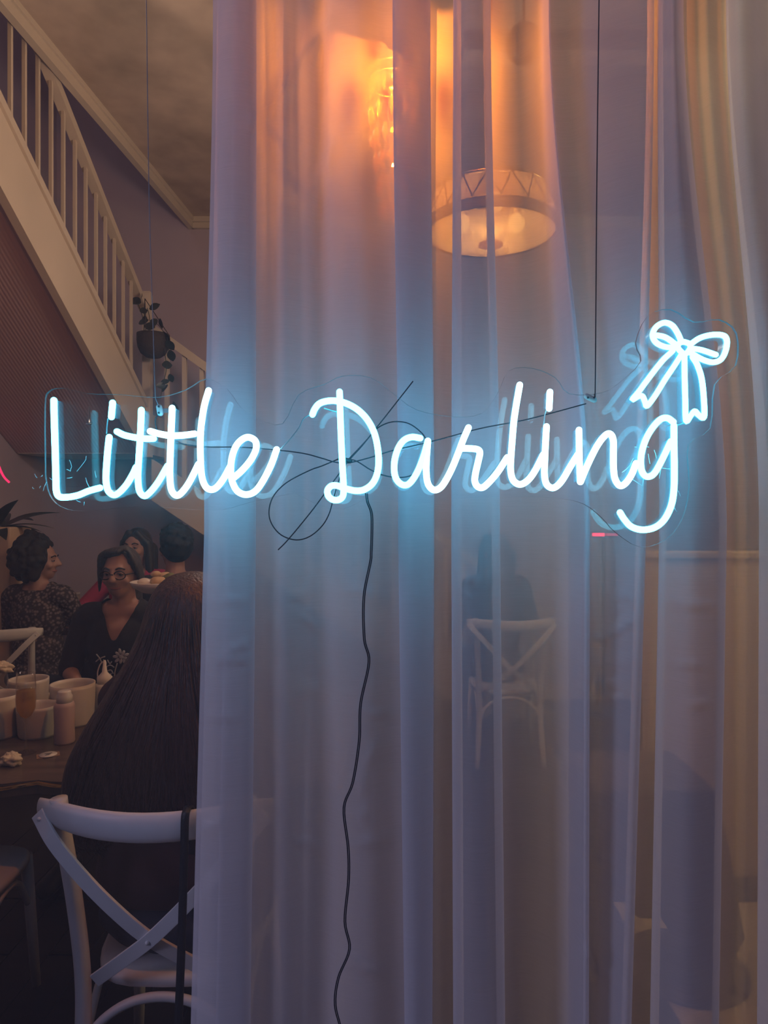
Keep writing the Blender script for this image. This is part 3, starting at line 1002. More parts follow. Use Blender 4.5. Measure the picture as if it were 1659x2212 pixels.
for k in range(10):
    a = 2 * PI * k / 10
    for j in range(6):
        o = link('crystal', cme, cm, al, False)
        rk = 0.055 - 0.006 * j
        o.location = (rk * math.cos(a + j * .3), rk * math.sin(a + j * .3), 0.035 - 0.052 * j)
lamp('amber_lamp', 'POINT', (o0.x, o0.y, o0.z), 22.0, (1.0, 0.34, 0.04), 0.01)

# drum ceiling fitting further back
YD = 2.45
dc = P(1060, 506, YD)
dr = empty('drum_pendant', dc, label='round drum pendant with beaded band and glowing bulbs seen through curtain', cat='lamp')
rd = 0.232
frm = mat('drum_fabric', (0.45, 0.30, 0.18), 0.6, var=0.3, scale=60)
dm, nt, out = node_mat('drum_band')
s = mixsh(nt, 0.80, sh(nt, 'Transparent', (1.0, 0.85, 0.6)), mixsh(nt, 0.30, sh(nt, 'Diffuse', (0.6, 0.42, 0.26)), sh(nt, 'Translucent', (0.95, 0.68, 0.42))))
nt.links.new(s, out.inputs[0])
fm_, nt, out = node_mat('frosted_diffuser')
s = mixsh(nt, 0.74, sh(nt, 'Transparent', (1.0, 0.86, 0.62)), mixsh(nt, 0.65, sh(nt, 'Diffuse', (0.85, 0.68, 0.5)), sh(nt, 'Translucent', (0.95, 0.72, 0.42))))
nt.links.new(s, out.inputs[0])
MB().lathe([(rd * .86, 0.135), (rd * .87, 0.135), (rd, 0.03), (rd - 0.004, 0.03)], 48, close=True).build('shade', dm, dr)
MB().lathe([(rd + .002, 0.034), (rd + 0.006, 0.02), (rd + .004, 0.0), (rd - 0.008, 0.0), (rd - 0.008, 0.034)], 48, close=True).build('lower_ring', mat('dark_brass_ring', (0.12, 0.075, 0.04), 0.6), dr)
MB().lathe([(rd * .86 + .004, 0.145), (rd * .86 + .006, 0.13), (rd * .86 - .012, 0.13), (rd * .86 - .012, 0.145)], 48, close=True).build('upper_ring', brass, dr)
MB().lathe([(rd - .006, 0.004), (rd * .7, -0.020), (rd * .35, -0.032), (0.001, -0.036)], 40).build('diffuser', fm_, dr)
MB().lathe([(0.001, -0.034), (0.044, -0.035), (0.044, -0.040), (0.001, -0.042)], 24).build('finial_disc', fm_, dr)
MB().tube([(0, 0, 0.10), (0, 0, CEIL - dc.z)], 0.006, 8).build('stem', brass, dr)
MB().lathe([(0.001, CEIL - dc.z), (0.07, CEIL - dc.z), (0.065, CEIL - dc.z - 0.02), (0.001, CEIL - dc.z - 0.03)], 20).build('canopy', brass, dr)
for a in range(3):
    MB().tube([(0, 0, 0.15), (rd * .86 * math.cos(a * 2.094 + .3), rd * .86 * math.sin(a * 2.094 + .3), 0.138)], 0.003, 6).build('spoke', brass, dr)
bulb = emitter('warm_bulb', (1.0, 0.66, 0.28), 11.0)
for a in (0.5, 2.6, 4.7):
    x_, y_ = 0.115 * math.cos(a), 0.115 * math.sin(a)
    MB().ball((x_, y_, 0.062), (0.030, 0.030, 0.034), None, 16, 10).build('bulb', bulb, dr)
    MB().tube([(x_, y_, 0.09), (x_, y_, 0.15)], 0.013, 10).build('bulb_holder', brass, dr)
    MB().tube([(x_, y_, 0.145), (0, 0, 0.15)], 0.004, 6).build('bulb_arm', brass, dr)
# beads in a lattice on the band
bead = MB().ball((0, 0, 0), 0.0065, None, 6, 4).mesh('bead')
bead.materials.append(mat('glass_bead', (0.12, 0.07, 0.035), 0.3))
nb = 16
bm_ = MB()
for k in range(nb):
    for sg in (-1, 1):
        ps = []
        for j in range(7):
            t = j / 6
            r_ = rd * (1 - 0.13 * t) + 0.002
            ph = 2 * PI * (k + 0.5 * sg * t) / nb
            ps.append((r_ * math.cos(ph), r_ * math.sin(ph), 0.040 + 0.090 * t))
        bm_.tube(ps, 0.0022, 5)
    for t in (0.0, 0.5, 1.0):
        r_ = rd * (1 - 0.13 * t) + 0.003
        ph = 2 * PI * (k + 0.5 * t) / nb
        bm_.ball((r_ * math.cos(ph), r_ * math.sin(ph), 0.040 + 0.090 * t), 0.0045, None, 6, 4)
tag(bm_.build('bead_lattice', bead.materials[0], dr), kind='stuff')
lamp('drum_lamp', 'POINT', (dc.x, dc.y, dc.z + 0.09), 8.5, (1.0, 0.64, 0.28), 0.06)

# dark globe near the ceiling
gl = empty('globe_pendant', P(1132, 95, 3.05), label='dark round globe hanging near the ceiling behind the curtain', cat='lamp')
gz = gl.location.z
MB().ball((0, 0, 0), 0.082, None, 24, 16).build('globe', black_paint, gl)
MB().tube([(0, 0, 0.08), (0, 0, CEIL - gz)], 0.006, 8).build('stem', black_paint, gl)
MB().lathe([(0.001, CEIL - gz), (0.05, CEIL - gz), (0.045, CEIL - gz - 0.02), (0.001, CEIL - gz - 0.02)], 18).build('canopy', black_paint, gl)

# wall light beyond the right edge, throwing a yellow wash on the cloth
lamp('wall_spot', 'SPOT', (1.05, 1.75, 3.0), 24, (1.0, 0.86, 0.42), 0.05, (math.radians(38), 0, math.radians(165)), math.radians(60))

# ------------------------------------------------------------------ cross-back chairs
def make_chair(label):
    c = empty('crossback_chair', (0, 0, 0), 0, label, 'chair')
    W = 0.262
    # seat: rounded trapezoid with soft edge
    prof = []
    for k in range(28):
        a = 2 * PI * k / 28
        x_, y_ = math.cos(a), math.sin(a)
        e = 0.55
        sx = math.copysign(abs(x_) ** e, x_)
        sy = math.copysign(abs(y_) ** e, y_)
        prof.append((sx * (0.205 + 0.025 * sy), 0.02 + sy * 0.205))
    vs, fs = [], []
    for (s, z) in ((0.93, 0.432), (1.0, 0.438), (1.0, 0.456), (0.95, 0.464), (0.0, 0.460)):
        for x_, y_ in prof:
            vs.append((x_ * s, 0.02 + (y_ - 0.02) * s, z))
    for j in range(4):
        for i in range(28):
            fs.append((j * 28 + i, j * 28 + (i + 1) % 28, (j + 1) * 28 + (i + 1) % 28, (j + 1) * 28 + i))
    fs.append(tuple(range(27, -1, -1)))
    MB().add(vs, fs).build('seat', white_chair, c)
    # bent top rail
    rl = []
    for k in range(17):
        u = -1 + 2 * k / 16
        rl.append((W * u, -0.315 + 0.080 * u * u, 0.868 + 0.012 * u * u))
    rr = [0.020 + 0.013 * (1 - abs(-1 + 2 * k / 16) ** 6) for k in range(17)]
    m_ = MB()
    pts = [Vector(p) for p in rl]
    vs, fs = [], []
    n = 12
    for i, p in enumerate(pts):
        for k in range(n):
            a = 2 * PI * k / n
            vs.append((p.x, p.y + 0.014 * math.cos(a), p.z + rr[i] * math.sin(a)))
    for i in range(16):
        for k in range(n):
            fs.append((i * n + k, i * n + (k + 1) % n, (i + 1) * n + (k + 1) % n, (i + 1) * n + k))
    fs.append(tuple(range(n)))
    fs.append(tuple(16 * n + k for k in range(n - 1, -1, -1)))
    m_.add(vs, fs).build('top_rail', white_chair, c)
    for s in (-1, 1):
        # rear post running from the floor to just above the rail
        MB().tube(spline([(s * 0.20, -0.235, 0.0), (s * 0.185, -0.205, 0.25), (s * 0.182, -0.195, 0.45), (s * 0.192, -0.215, 0.65), (s * 0.207, -0.246, 0.84), (s * 0.213, -0.250, 0.905)], 5),
                  [0.015] * 3 + [0.018] * 20 + [0.019] * 3, 12).build('rear_post', white_chair, c)
        MB().tube([(s * 0.185, 0.185, 0.44), (s * 0.205, 0.215, 0.0)], [0.019, 0.014], 12).build('front_leg', white_chair, c)
        # flat bent strip of the cross
        sl_ = spline([(s * 0.256, -0.262, 0.876), (s * 0.205, -0.290, 0.822), (s * 0.13, -0.30, 0.742), (s * 0.06, -0.295, 0.668), (0, -0.282, 0.608), (-s * 0.07, -0.255, 0.546), (-s * 0.142, -0.222, 0.482)], 5)
        vs, fs = [], []
        off = -0.0045 if s > 0 else 0.0045
        for i, p in enumerate(sl_):
            t = (sl_[min(i + 1, len(sl_) - 1)] - sl_[max(i - 1, 0)]).normalized()
            nn = Vector((t.z, 0, -t.x)).normalized()
            hw = 0.0155
            for (a, d) in ((hw, -0.004), (-hw, -0.004), (-hw, 0.004), (hw, 0.004)):
                vs.append(p + nn * a + Vector((0, d + off, 0)))
        for i in range(len(sl_) - 1):
            for k in range(4):
                fs.append((4 * i + k, 4 * i + (k + 1) % 4, 4 * i + 4 + (k + 1) % 4, 4 * i + 4 + k))
        e = 4 * (len(sl_) - 1)
        fs += [(3, 2, 1, 0), (e, e + 1, e + 2, e + 3)]
        st = MB().add(vs, fs).build('cross_strip', white_chair, c, False, 0.0015)
        MB().ball((s * 0.247, -0.272 + off, 0.866), 0.0045, None, 8, 6).build('rivet', white_chair, st)
        # curved brace under the seat
        MB().tube(spline([(s * 0.187, -0.19, 0.28), (s * 0.186, -0.08, 0.40), (s * 0.186, 0.09, 0.40), (s * 0.190, 0.19, 0.28)], 5), 0.010, 8).build('side_brace', white_chair, c)
    MB().tube(spline([(-0.190, -0.205, 0.26), (-0.155, -0.20, 0.35), (-0.085, -0.195, 0.405), (0, -0.19, 0.420), (0.085, -0.195, 0.405), (0.155, -0.20, 0.35), (0.190, -0.205, 0.26)], 6), 0.011, 10).build('brace', white_chair, c)
    MB().ball((0, -0.292, 0.608), 0.005, None, 8, 6).build('rivet', white_chair, c)
    return c


GCH = 'white cross-back chairs'
chair = make_chair('white cross-back chair in the front with a black strap over its back')
chair['group'] = GCH
chair.location = (-0.535, 1.80, 0)
CHAIRS = [(-1.335, 2.02, 0.15, 'white chair cut off at the bottom left edge of the photo'),
          (-2.185, 4.04, 0.0, 'white cross-back chair at left below the woman in patterned blouse'),
          (0.695, 4.35, 0.0, 'white cross-back chair showing faintly through the curtain'),
          (-1.26, 3.36, PI, 'white chair under the woman in black tee with flower print'),
          (-1.74, 4.78, PI, 'white chair under the woman in pink top'),
          (-1.295, 4.06, 0.35, 'white chair under the dark-haired man')]
for x_, y_, a, lab in CHAIRS:
    c = copy_tree(chair)
    c.location = (x_, y_, 0)
    c.rotation_euler = (0, 0, a)
    c['label'] = lab

# black strap bag hung on the front chair
bag = empty('shoulder_bag', (-0.445, 1.47, 0.0), label='black shoulder bag hung by its strap from the front chair', cat='bag')
sm2 = MB()
bx_ = -0.445


def strap(pts, wd=0.0085):
    vs, fs = [], []
    for p in pts:
        p = Vector(p)
        vs += [p + Vector((-wd, 0, 0)), p + Vector((wd, 0, 0)), p + Vector((wd, 0.003, 0)), p + Vector((-wd, 0.003, 0))]
    for i in range(len(pts) - 1):
        for k in range(4):
            fs.append((4 * i + k, 4 * i + (k + 1) % 4, 4 * i + 4 + (k + 1) % 4, 4 * i + 4 + k))
    e = 4 * (len(pts) - 1)
    fs += [(3, 2, 1, 0), (e, e + 1, e + 2, e + 3)]
    return MB().add([Vector(v) for v in vs], fs)


strap(spline([(0.004, 0.038, 0.80), (0.004, 0.040, 0.88), (0.004, 0.030, 0.908), (0.004, 0.008, 0.908), (0.003, 0.0, 0.89), (0.002, -0.002, 0.82), (-0.004, -0.004, 0.6), (-0.012, -0.006, 0.40), (-0.014, 0.0, 0.33)], 5)).build('strap', black_leather, bag)
MB().box((-0.12, -0.02, 0.10), (0.10, 0.05, 0.33)).build('bag_body', black_leather, bag, True, 0.02)
MB().box((-0.115, -0.026, 0.20), (0.095, -0.018, 0.325)).build('flap', black_leather, bag, True, 0.003)

# ------------------------------------------------------------------ front table and what stands on it
TZ = 0.75
tb_ = empty('dining_table', (-1.25, 2.5, 0), label='dark wooden table with glinting wavy gold edge in front of the group', cat='table')
edge_pts = []
xa, xb = -1.95, -0.15
N = 40
for i in range(N + 1):
    x_ = xa + (xb - xa) * i / N
    edge_pts.append((x_, 2.035 + 0.010 * math.sin(x_ * 17) + 0.008 * math.sin(x_ * 41 + 1)))
back = [(xb, 2.98), (xa, 2.98)]
poly = [(x_ + 1.25, y_ - 2.5, TZ) for x_, y_ in edge_pts + back]
MB().prism(poly, (0, 0, -0.04)).build('tabletop', dark_wood, tb_, False)
MB().tube([(x_ + 1.25, y_ - 2.5, TZ - 0.008 - 0.008 * abs(math.sin(x_ * 9))) for x_, y_ in edge_pts], 0.006, 8).build('gold_edge', gold_rim, tb_)
for sx in (-0.6, 1.0):
    for sy in (-0.36, 0.38):
        MB().tube([(sx, sy, TZ - 0.04), (sx, sy, 0)], [0.03, 0.022], 10).build('leg', black_paint, tb_)


def onT(px, py):
    """spot on the table top seen at a pixel"""
    Y = F * (EYE - TZ) / (py - VY)
    return P(px, py, Y)


def vessel(name, px, py, prof, m, label, cat, group=None, part='body'):
    p = onT(px, py)
    o = empty(name, (p.x, p.y, TZ), label=label, cat=cat, group=group)
    MB().lathe(prof, 32, close=True).build(part, m, o)
    return o


def pot_prof(r, h, rb=None, t=0.006):
    rb = rb or r * 0.94
    return [(0.001, 0.0), (rb * 0.93, 0.0), (rb, 0.010), (r, h * 0.9), (r, h), (r - t, h), (r - t, h * 0.9), (rb - t, 0.014), (0.001, 0.010)]


GP = 'white ceramic pots on the front table'
vessel('ceramic_pot', 157, 1562, pot_prof(0.079, 0.150), ceramic, 'tallest white ceramic pot behind the pink bottle', 'pot', GP)
vessel('ceramic_pot', 82, 1588, pot_prof(0.070, 0.108, 0.064), ceramic, 'small low white pot behind the champagne glass', 'pot', GP)
vessel('ceramic_pot', -6, 1590, pot_prof(0.074, 0.148), ceramic, 'white pot cut by the left edge of the photo', 'pot', GP)
vessel('ceramic_pot', 62, 1530, pot_prof(0.075, 0.120), ceramic, 'white pot at the back between two taller pots', 'pot', GP)
pink = mat('pink_sauce_bottle', (0.50, 0.36, 0.36), 0.4, var=0.05)
whpl = mat('white_squeeze_plastic', (0.66, 0.62, 0.60), 0.4)
o = vessel('squeeze_bottle', 139, 1604, [(0.001, 0), (0.031, 0), (0.034, 0.006), (0.032, 0.06), (0.034, 0.125), (0.030, 0.138), (0.022, 0.140), (0.001, 0.140)], pink, 'pinkish squeeze bottle with flat cap on table edge', 'bottle')
MB().lathe([(0.001, 0.138), (0.026, 0.138), (0.026, 0.160), (0.022, 0.166), (0.022, 0.174), (0.019, 0.178), (0.001, 0.178)], 24).build('cap', whpl, o)
o = vessel('squeeze_bottle', 226, 1546, [(0.001, 0), (0.030, 0), (0.034, 0.006), (0.034, 0.115), (0.031, 0.126), (0.001, 0.128)], whpl, 'white squeeze bottle with pointed nozzle beside the long hair', 'bottle')
MB().lathe([(0.001, 0.126), (0.028, 0.126), (0.028, 0.150), (0.018, 0.160), (0.010, 0.170), (0.004, 0.215), (0.001, 0.215)], 20).build('nozzle', whpl, o)
MB().tube(spline([(0.0, 0, 0.212), (-0.016, 0, 0.20), (-0.027, 0, 0.17), (-0.027, 0, 0.145)], 5), 0.0025, 6).build('nozzle_tether', whpl, o)

wine_glass = thin_glass('wine_glass', (0.97, 0.96, 0.94), 1.4, 0.02)
amber, nt, out = node_mat('champagne')
nt.links.new(mixsh(nt, 0.55, sh(nt, 'Transparent', (0.85, 0.62, 0.34)), mixsh(nt, 0.5, sh(nt, 'Diffuse', (0.62, 0.42, 0.2)), sh(nt, 'Translucent', (0.8, 0.55, 0.25)))), out.inputs[0])
p = onT(56, 1626)
fl = empty('champagne_flute', (p.x, p.y, TZ), label='champagne flute half full of amber wine at the table front', cat='glass')
MB().lathe([(0.001, 0.0), (0.032, 0.0), (0.032, 0.002), (0.010, 0.006), (0.004, 0.014), (0.0035, 0.092), (0.006, 0.104), (0.020, 0.118), (0.030, 0.145), (0.0315, 0.18), (0.028, 0.262), (0.0268, 0.262), (0.0302, 0.18), (0.0288, 0.146), (0.018, 0.121), (0.001, 0.110)], 28, close=True).build('bowl_and_stem', wine_glass, fl)
MB().lathe([(0.001, 0.112), (0.017, 0.122), (0.028, 0.147), (0.0295, 0.18), (0.0285, 0.205), (0.001, 0.205)], 24).build('wine', amber, fl)
p = onT(-4, 1553)
wg = empty('wine_glass', (p.x, p.y, TZ), label='wine glass holding a cream napkin at the left photo edge', cat='glass')
MB().lathe([(0.001, 0.0), (0.034, 0.0), (0.034, 0.002), (0.008, 0.006), (0.004, 0.014), (0.004, 0.08), (0.010, 0.090), (0.030, 0.112), (0.036, 0.14), (0.030, 0.195), (0.029, 0.195), (0.0348, 0.14), (0.029, 0.114), (0.001, 0.092)], 24, close=True).build('bowl_and_stem', wine_glass, wg)
nap_m = mat('cream_napkin', (0.62, 0.52, 0.40), 0.8, bump=0.3, bscale=60)


def crumple(name, px, py, r, seed, label, z=None, cat='napkin'):
    rr_ = random.Random(seed)
    p_ = onT(px, py)
    mb = MB()
    mb.ball((0, 0, 0), (r, r * 0.8, r * 0.62), None, 44, 26)
    off = rr_.uniform(0, 50)
    v2 = []
    for v in mb.v:
        v = Vector(v)
        f = 0.85 + 0.75 * abs(noise.noise(v * (1.7 / r) + Vector((off, 0, 0)))) + 0.5 * noise.noise(v * (0.9 / r) + Vector((0, off, 0))) + 0.22 * abs(noise.noise(v * (4.5 / r) + Vector((0, 0, off))))
        q = v * f
        v2.append((q.x, q.y, max(q.z, -r * 0.48)))
    mb.v = v2
    o = mb.build(name, nap_m)
    o.location = (p_.x, p_.y, (TZ if z is None else z) + r * 0.482)
    return tag(o, label, cat, 'crumpled napkins')


crumple('napkin', 22, 1652, 0.032, 3, 'crumpled cream napkin on the front edge of the table')
crumple('napkin', 93, 1508, 0.026, 5, 'cream napkin scrap behind the champagne glass')
nk = crumple('napkin', -1, 1555, 0.036, 8, 'cream napkin puffed up in the wine glass', TZ + 0.18)
# coaster
p = onT(104, 1632)
co = empty('coaster', (p.x, p.y, TZ), 0.5, label='round white coaster lying on a small tan card', cat='coaster')
MB().box((-0.034, -0.022, 0.0), (0.034, 0.022, 0.002)).build('card', mat('tan_card', (0.28, 0.16, 0.10), 0.7), co, False)
MB().lathe([(0.001, 0.002), (0.027, 0.002), (0.027, 0.0045), (0.001, 0.0045)], 28).build('disc', ceramic, co)
pr = MB()
for (x0_, x1_, y_) in ((-0.010, 0.012, 0.007), (-0.006, 0.008, -0.001), (-0.010, 0.004, -0.008)):
    pr.box((x0_, y_ - 0.0018, 0.0044), (x1_, y_ + 0.0018, 0.0050))
pr.build('print', dark_cable, co, False)

# tall stand with a plate of food
p = P(345, 1270, 2.72)
ts = empty('cake_stand', (p.x, p.y, TZ), label='tall cake stand with a cream dish of food beside the woman in black', cat='stand')
h = 1.225 - TZ
MB().lathe([(0.001, 0), (0.075, 0), (0.07, 0.008), (0.012, 0.016), (0.006, 0.03), (0.006, h - 0.01), (0.03, h), (0.001, h)], 24).build('pedestal', steel, ts)
MB().lathe([(0.001, h), (0.06, h), (0.10, h + 0.022), (0.112, h + 0.042), (0.108, h + 0.044), (0.096, h + 0.028), (0.058, h + 0.008), (0.001, h + 0.007)], 32, close=True).build('dish', ceramic, ts)
bread = mat('bread', (0.55, 0.38, 0.22), 0.8, var=0.2, scale=30)
salad = mat('salad', (0.16, 0.17, 0.06), 0.6, var=0.4, scale=30)
for i, (dx, dy, dz_, r_, m_) in enumerate([(-0.05, -0.02, 0.040, 0.030, ceramic), (0.0, -0.02, 0.046, 0.032, bread), (0.04, 0.0, 0.055, 0.034, salad), (0.01, 0.035, 0.055, 0.035, bread), (0.07, -0.02, 0.045, 0.025, salad), (-0.02, 0.01, 0.07, 0.02, bread)]):
    b = MB().ball((0, 0, 0), (r_, r_ * 0.8, r_ * 0.6), None, 14, 9)
    b.v = [tuple(Vector(v) * (1 + 0.25 * noise.noise(Vector(v) * 40 + Vector((i, 0, 0))))) for v in b.v]
    o = b.build('food', m_, ts)
    o.location = (dx, dy, h + dz_)

# ------------------------------------------------------------------ table at the back left, with bottles and a plate
t2 = empty('side_table', (-2.35, 4.98, 0), label='small dark table against the wall under the stair landing', cat='table')
MB().box((-0.32, -0.35, 0.71), (0.32, 0.35, 0.75)).build('tabletop', dark_wood, t2, False, 0.004)
for sx in (-0.28, 0.28):
    for sy in (-0.3, 0.3):
        MB().tube([(sx, sy, 0.71), (sx, sy, 0)], 0.02, 8).build('leg', black_paint, t2)
gl_m = mat('pale_glass_bottle', (0.50, 0.42, 0.36), 0.2)


def bottle(px, Yb, hh, r, lab):
    o = empty('sauce_bottle', ((px - VX) / F * Yb, Yb, TZ), label=lab, cat='bottle', group='pale bottles on the back table')
    MB().lathe([(0.001, 0), (r, 0), (r, hh * 0.62), (r * 0.5, hh * 0.78), (r * 0.45, hh), (0.001, hh)], 18).build('bottle_body', gl_m, o)
    MB().lathe([(0.001, hh), (r * 0.5, hh), (r * 0.5, hh + 0.02), (0.001, hh + 0.02)], 14).build('cap', whpl, o)


bottle(137, 5.0, 0.17, 0.03, 'leftmost pale bottle on the back table')
bottle(152, 4.95, 0.19, 0.034, 'tallest pale bottle on the back table')
bottle(168, 5.02, 0.18, 0.032, 'pale bottle nearest the woman in pink')
p = P(143, 1343, 4.85)
pl_ = MB().lathe([(0.001, 0.0), (0.05, 0.0), (0.085, 0.012), (0.083, 0.015), (0.05, 0.004), (0.001, 0.004)], 28, close=True).build('plate', ceramic)
pl_.location = (p.x, p.y, TZ)
tag(pl_, 'white plate on the back table beside the bottles', 'plate')

# tall planter with dark leaves on the left
tp = empty('potted_plant', (-2.49, 4.40, 0), label='dark leafy plant in a tall pale planter at left edge', cat='plant')
MB().prism([(-0.13, -0.13, 0), (0.13, -0.13, 0), (0.13, 0.13, 0), (-0.13, 0.13, 0)], (0, 0, 1.44)).build('planter', mat('peach_lit_planter', (0.70, 0.50, 0.36), 0.6, var=0.05), tp, False, 0.01)  # peach of the light put into the white planter's colour
bl = leaf_mesh(0.34, 0.085, 0.5, 8)
for k in range(16):
    o = link('leaf', bl, leaf_dark, tp)
    a = 2 * PI * k / 16 * 2.4
    o.location = (0.02 * math.cos(a), 0.02 * math.sin(a), 1.43)
    o.rotation_euler = (R.uniform(0.25, 1.15), R.uniform(-0.2, 0.2), a)
    s = R.uniform(0.7, 1.05)
    if math.sin(a) > 0.2:      # leaves on the wall side stay short
        s = 0.62
    o.scale = (s, s, s)

# red neon tube on the left wall
rn = empty('red_neon', P(4, 1022, 4.62), label='short glowing red neon curve at the left edge', cat='neon light')
o0 = rn.location.copy()
MB().tube([p - o0 for p in spline([P(-40, 950, 4.62), P(-12, 985, 4.62), P(2, 1018, 4.62), P(10, 1032, 4.62), P(20, 1042, 4.62)], 6)], 0.0075, 8).build('tube', emitter('red_neon_gas', (1.0, 0.03, 0.12), 1.4), rn)
MB().tube([P(2, 1018, 4.62) - o0, Vector((XL - o0.x, P(2, 1018, 4.62).y - o0.y, P(2, 1018, 4.62).z - o0.z))], 0.004, 6).build('wall_pin', steel, rn)

# red strip light and pale lamp deep in the room, behind the cloth
rs = empty('red_strip_light', P(1308, 1155, 4.2), label='red light strip glowing through the curtain below the g', cat='light')
MB().box((-0.075, 0, -0.010), (-0.005, 0.02, 0.010)).build('strip', emitter('red_led', (1.0, 0.04, 0.10), 3.0), rs, False)
MB().box((0.005, 0, -0.008), (0.075, 0.02, 0.008)).build('strip', emitter('red_led_dim', (1.0, 0.05, 0.12), 1.0), rs, False)
MB().box((-0.09, 0.02, -0.02), (0.09, 0.05, 0.02)).build('housing', black_paint, rs, False)
MB().tube([(0, 0.035, -0.02), (0, 0.035, -rs.location.z)], 0.012, 8).build('stand', black_paint, rs)

# ------------------------------------------------------------------ tub chair and side pieces dim behind the cloth on the right
tc = empty('tub_chair', (0, 0, 0), label='dark tapered tub chair on a slim stem behind the right curtain', cat='chair')
Yt = 2.15
shape = [(1285, 1706), (1552, 1706), (1584, 1860), (1614, 2032), (1592, 2070), (1556, 2104), (1520, 2104), (1470, 2048), (1440, 1990), (1380, 1990), (1330, 1930), (1290, 1820)]
pts = [P(x, y, Yt) for x, y in shape]
ctr = sum(pts, Vector()) / len(pts)
tc.location = (ctr.x, Yt, 0)
vel = mat('dark_taupe_velvet', (0.10, 0.075, 0.06), 0.85, var=0.1)
MB().prism([p - tc.location for p in pts], (0, 0.36, 0)).build('shell', vel, tc, False, 0.02)
stx = P(1532, 2110, Yt)
MB().tube([(stx.x - ctr.x, 0.18, stx.z + 0.04), (stx.x - ctr.x, 0.18, 0.03)], 0.022, 12).build('stem', vel, tc)
MB().lathe([(0.001, 0.0), (0.2, 0.0), (0.2, 0.012), (0.03, 0.025), (0.001, 0.025)], 28, (stx.x - ctr.x, 0.18, 0.012)).build('foot', vel, tc)
light_patch = MB().box((0.86, 1.42, 0.0), (2.7, 2.72, 0.012)).build('light_patch', mat('tan_light', (0.60, 0.46, 0.27), 0.95, var=0.08, scale=30, bump=0.3, bscale=200), None, False, 0.003)  # tan slab added to carry the warm light down over the floor
tag(light_patch, 'tan patch added on the floor for warm light below the right curtain', 'light_patch')
hl = empty('room_divider', (1.90, 2.82, 0), label='cream room divider glowing warm behind the right end of the curtain', cat='divider')
cw = mat('cream_divider', (0.66, 0.52, 0.32), 0.7, var=0.05)
MB().box((-0.86, 0, 0.06), (0.74, 0.08, 1.35)).build('panel', cw, hl, False)
MB().box((-0.88, -0.015, 1.35), (0.76, 0.095, 1.376)).build('top_rail', cw, hl, False, 0.005)
for x_ in (-0.82, 0.70):
    MB().box((x_ - 0.04, -0.08, 0), (x_ + 0.04, 0.16, 0.06)).build('foot', cw, hl, False, 0.005)

# ------------------------------------------------------------------ people
skin = mat('skin', (0.42, 0.235, 0.19), 0.55, var=0.06, scale=20)
lip = mat('lips', (0.30, 0.10, 0.09), 0.45)
eyew = mat('eye_white', (0.36, 0.32, 0.32), 0.3)
eyed = mat('iris', (0.03, 0.02, 0.018), 0.2)
hair_black = mat('black_hair', (0.008, 0.007, 0.009), 0.75, var=0.4, scale=40)
hair_dark = mat('dark_brown_hair', (0.022, 0.015, 0.014), 0.5, var=0.5, scale=30, stretch=(8, 8, 1))
hair_grey = mat('greying_hair', (0.045, 0.036, 0.038), 0.55, var=0.6, scale=26, stretch=(6, 6, 1))
denim = mat('dark_denim', (0.020, 0.024, 0.045), 0.85, bump=0.15, bscale=300)
shoe_m = mat('dark_shoe', (0.02, 0.02, 0.02), 0.5)


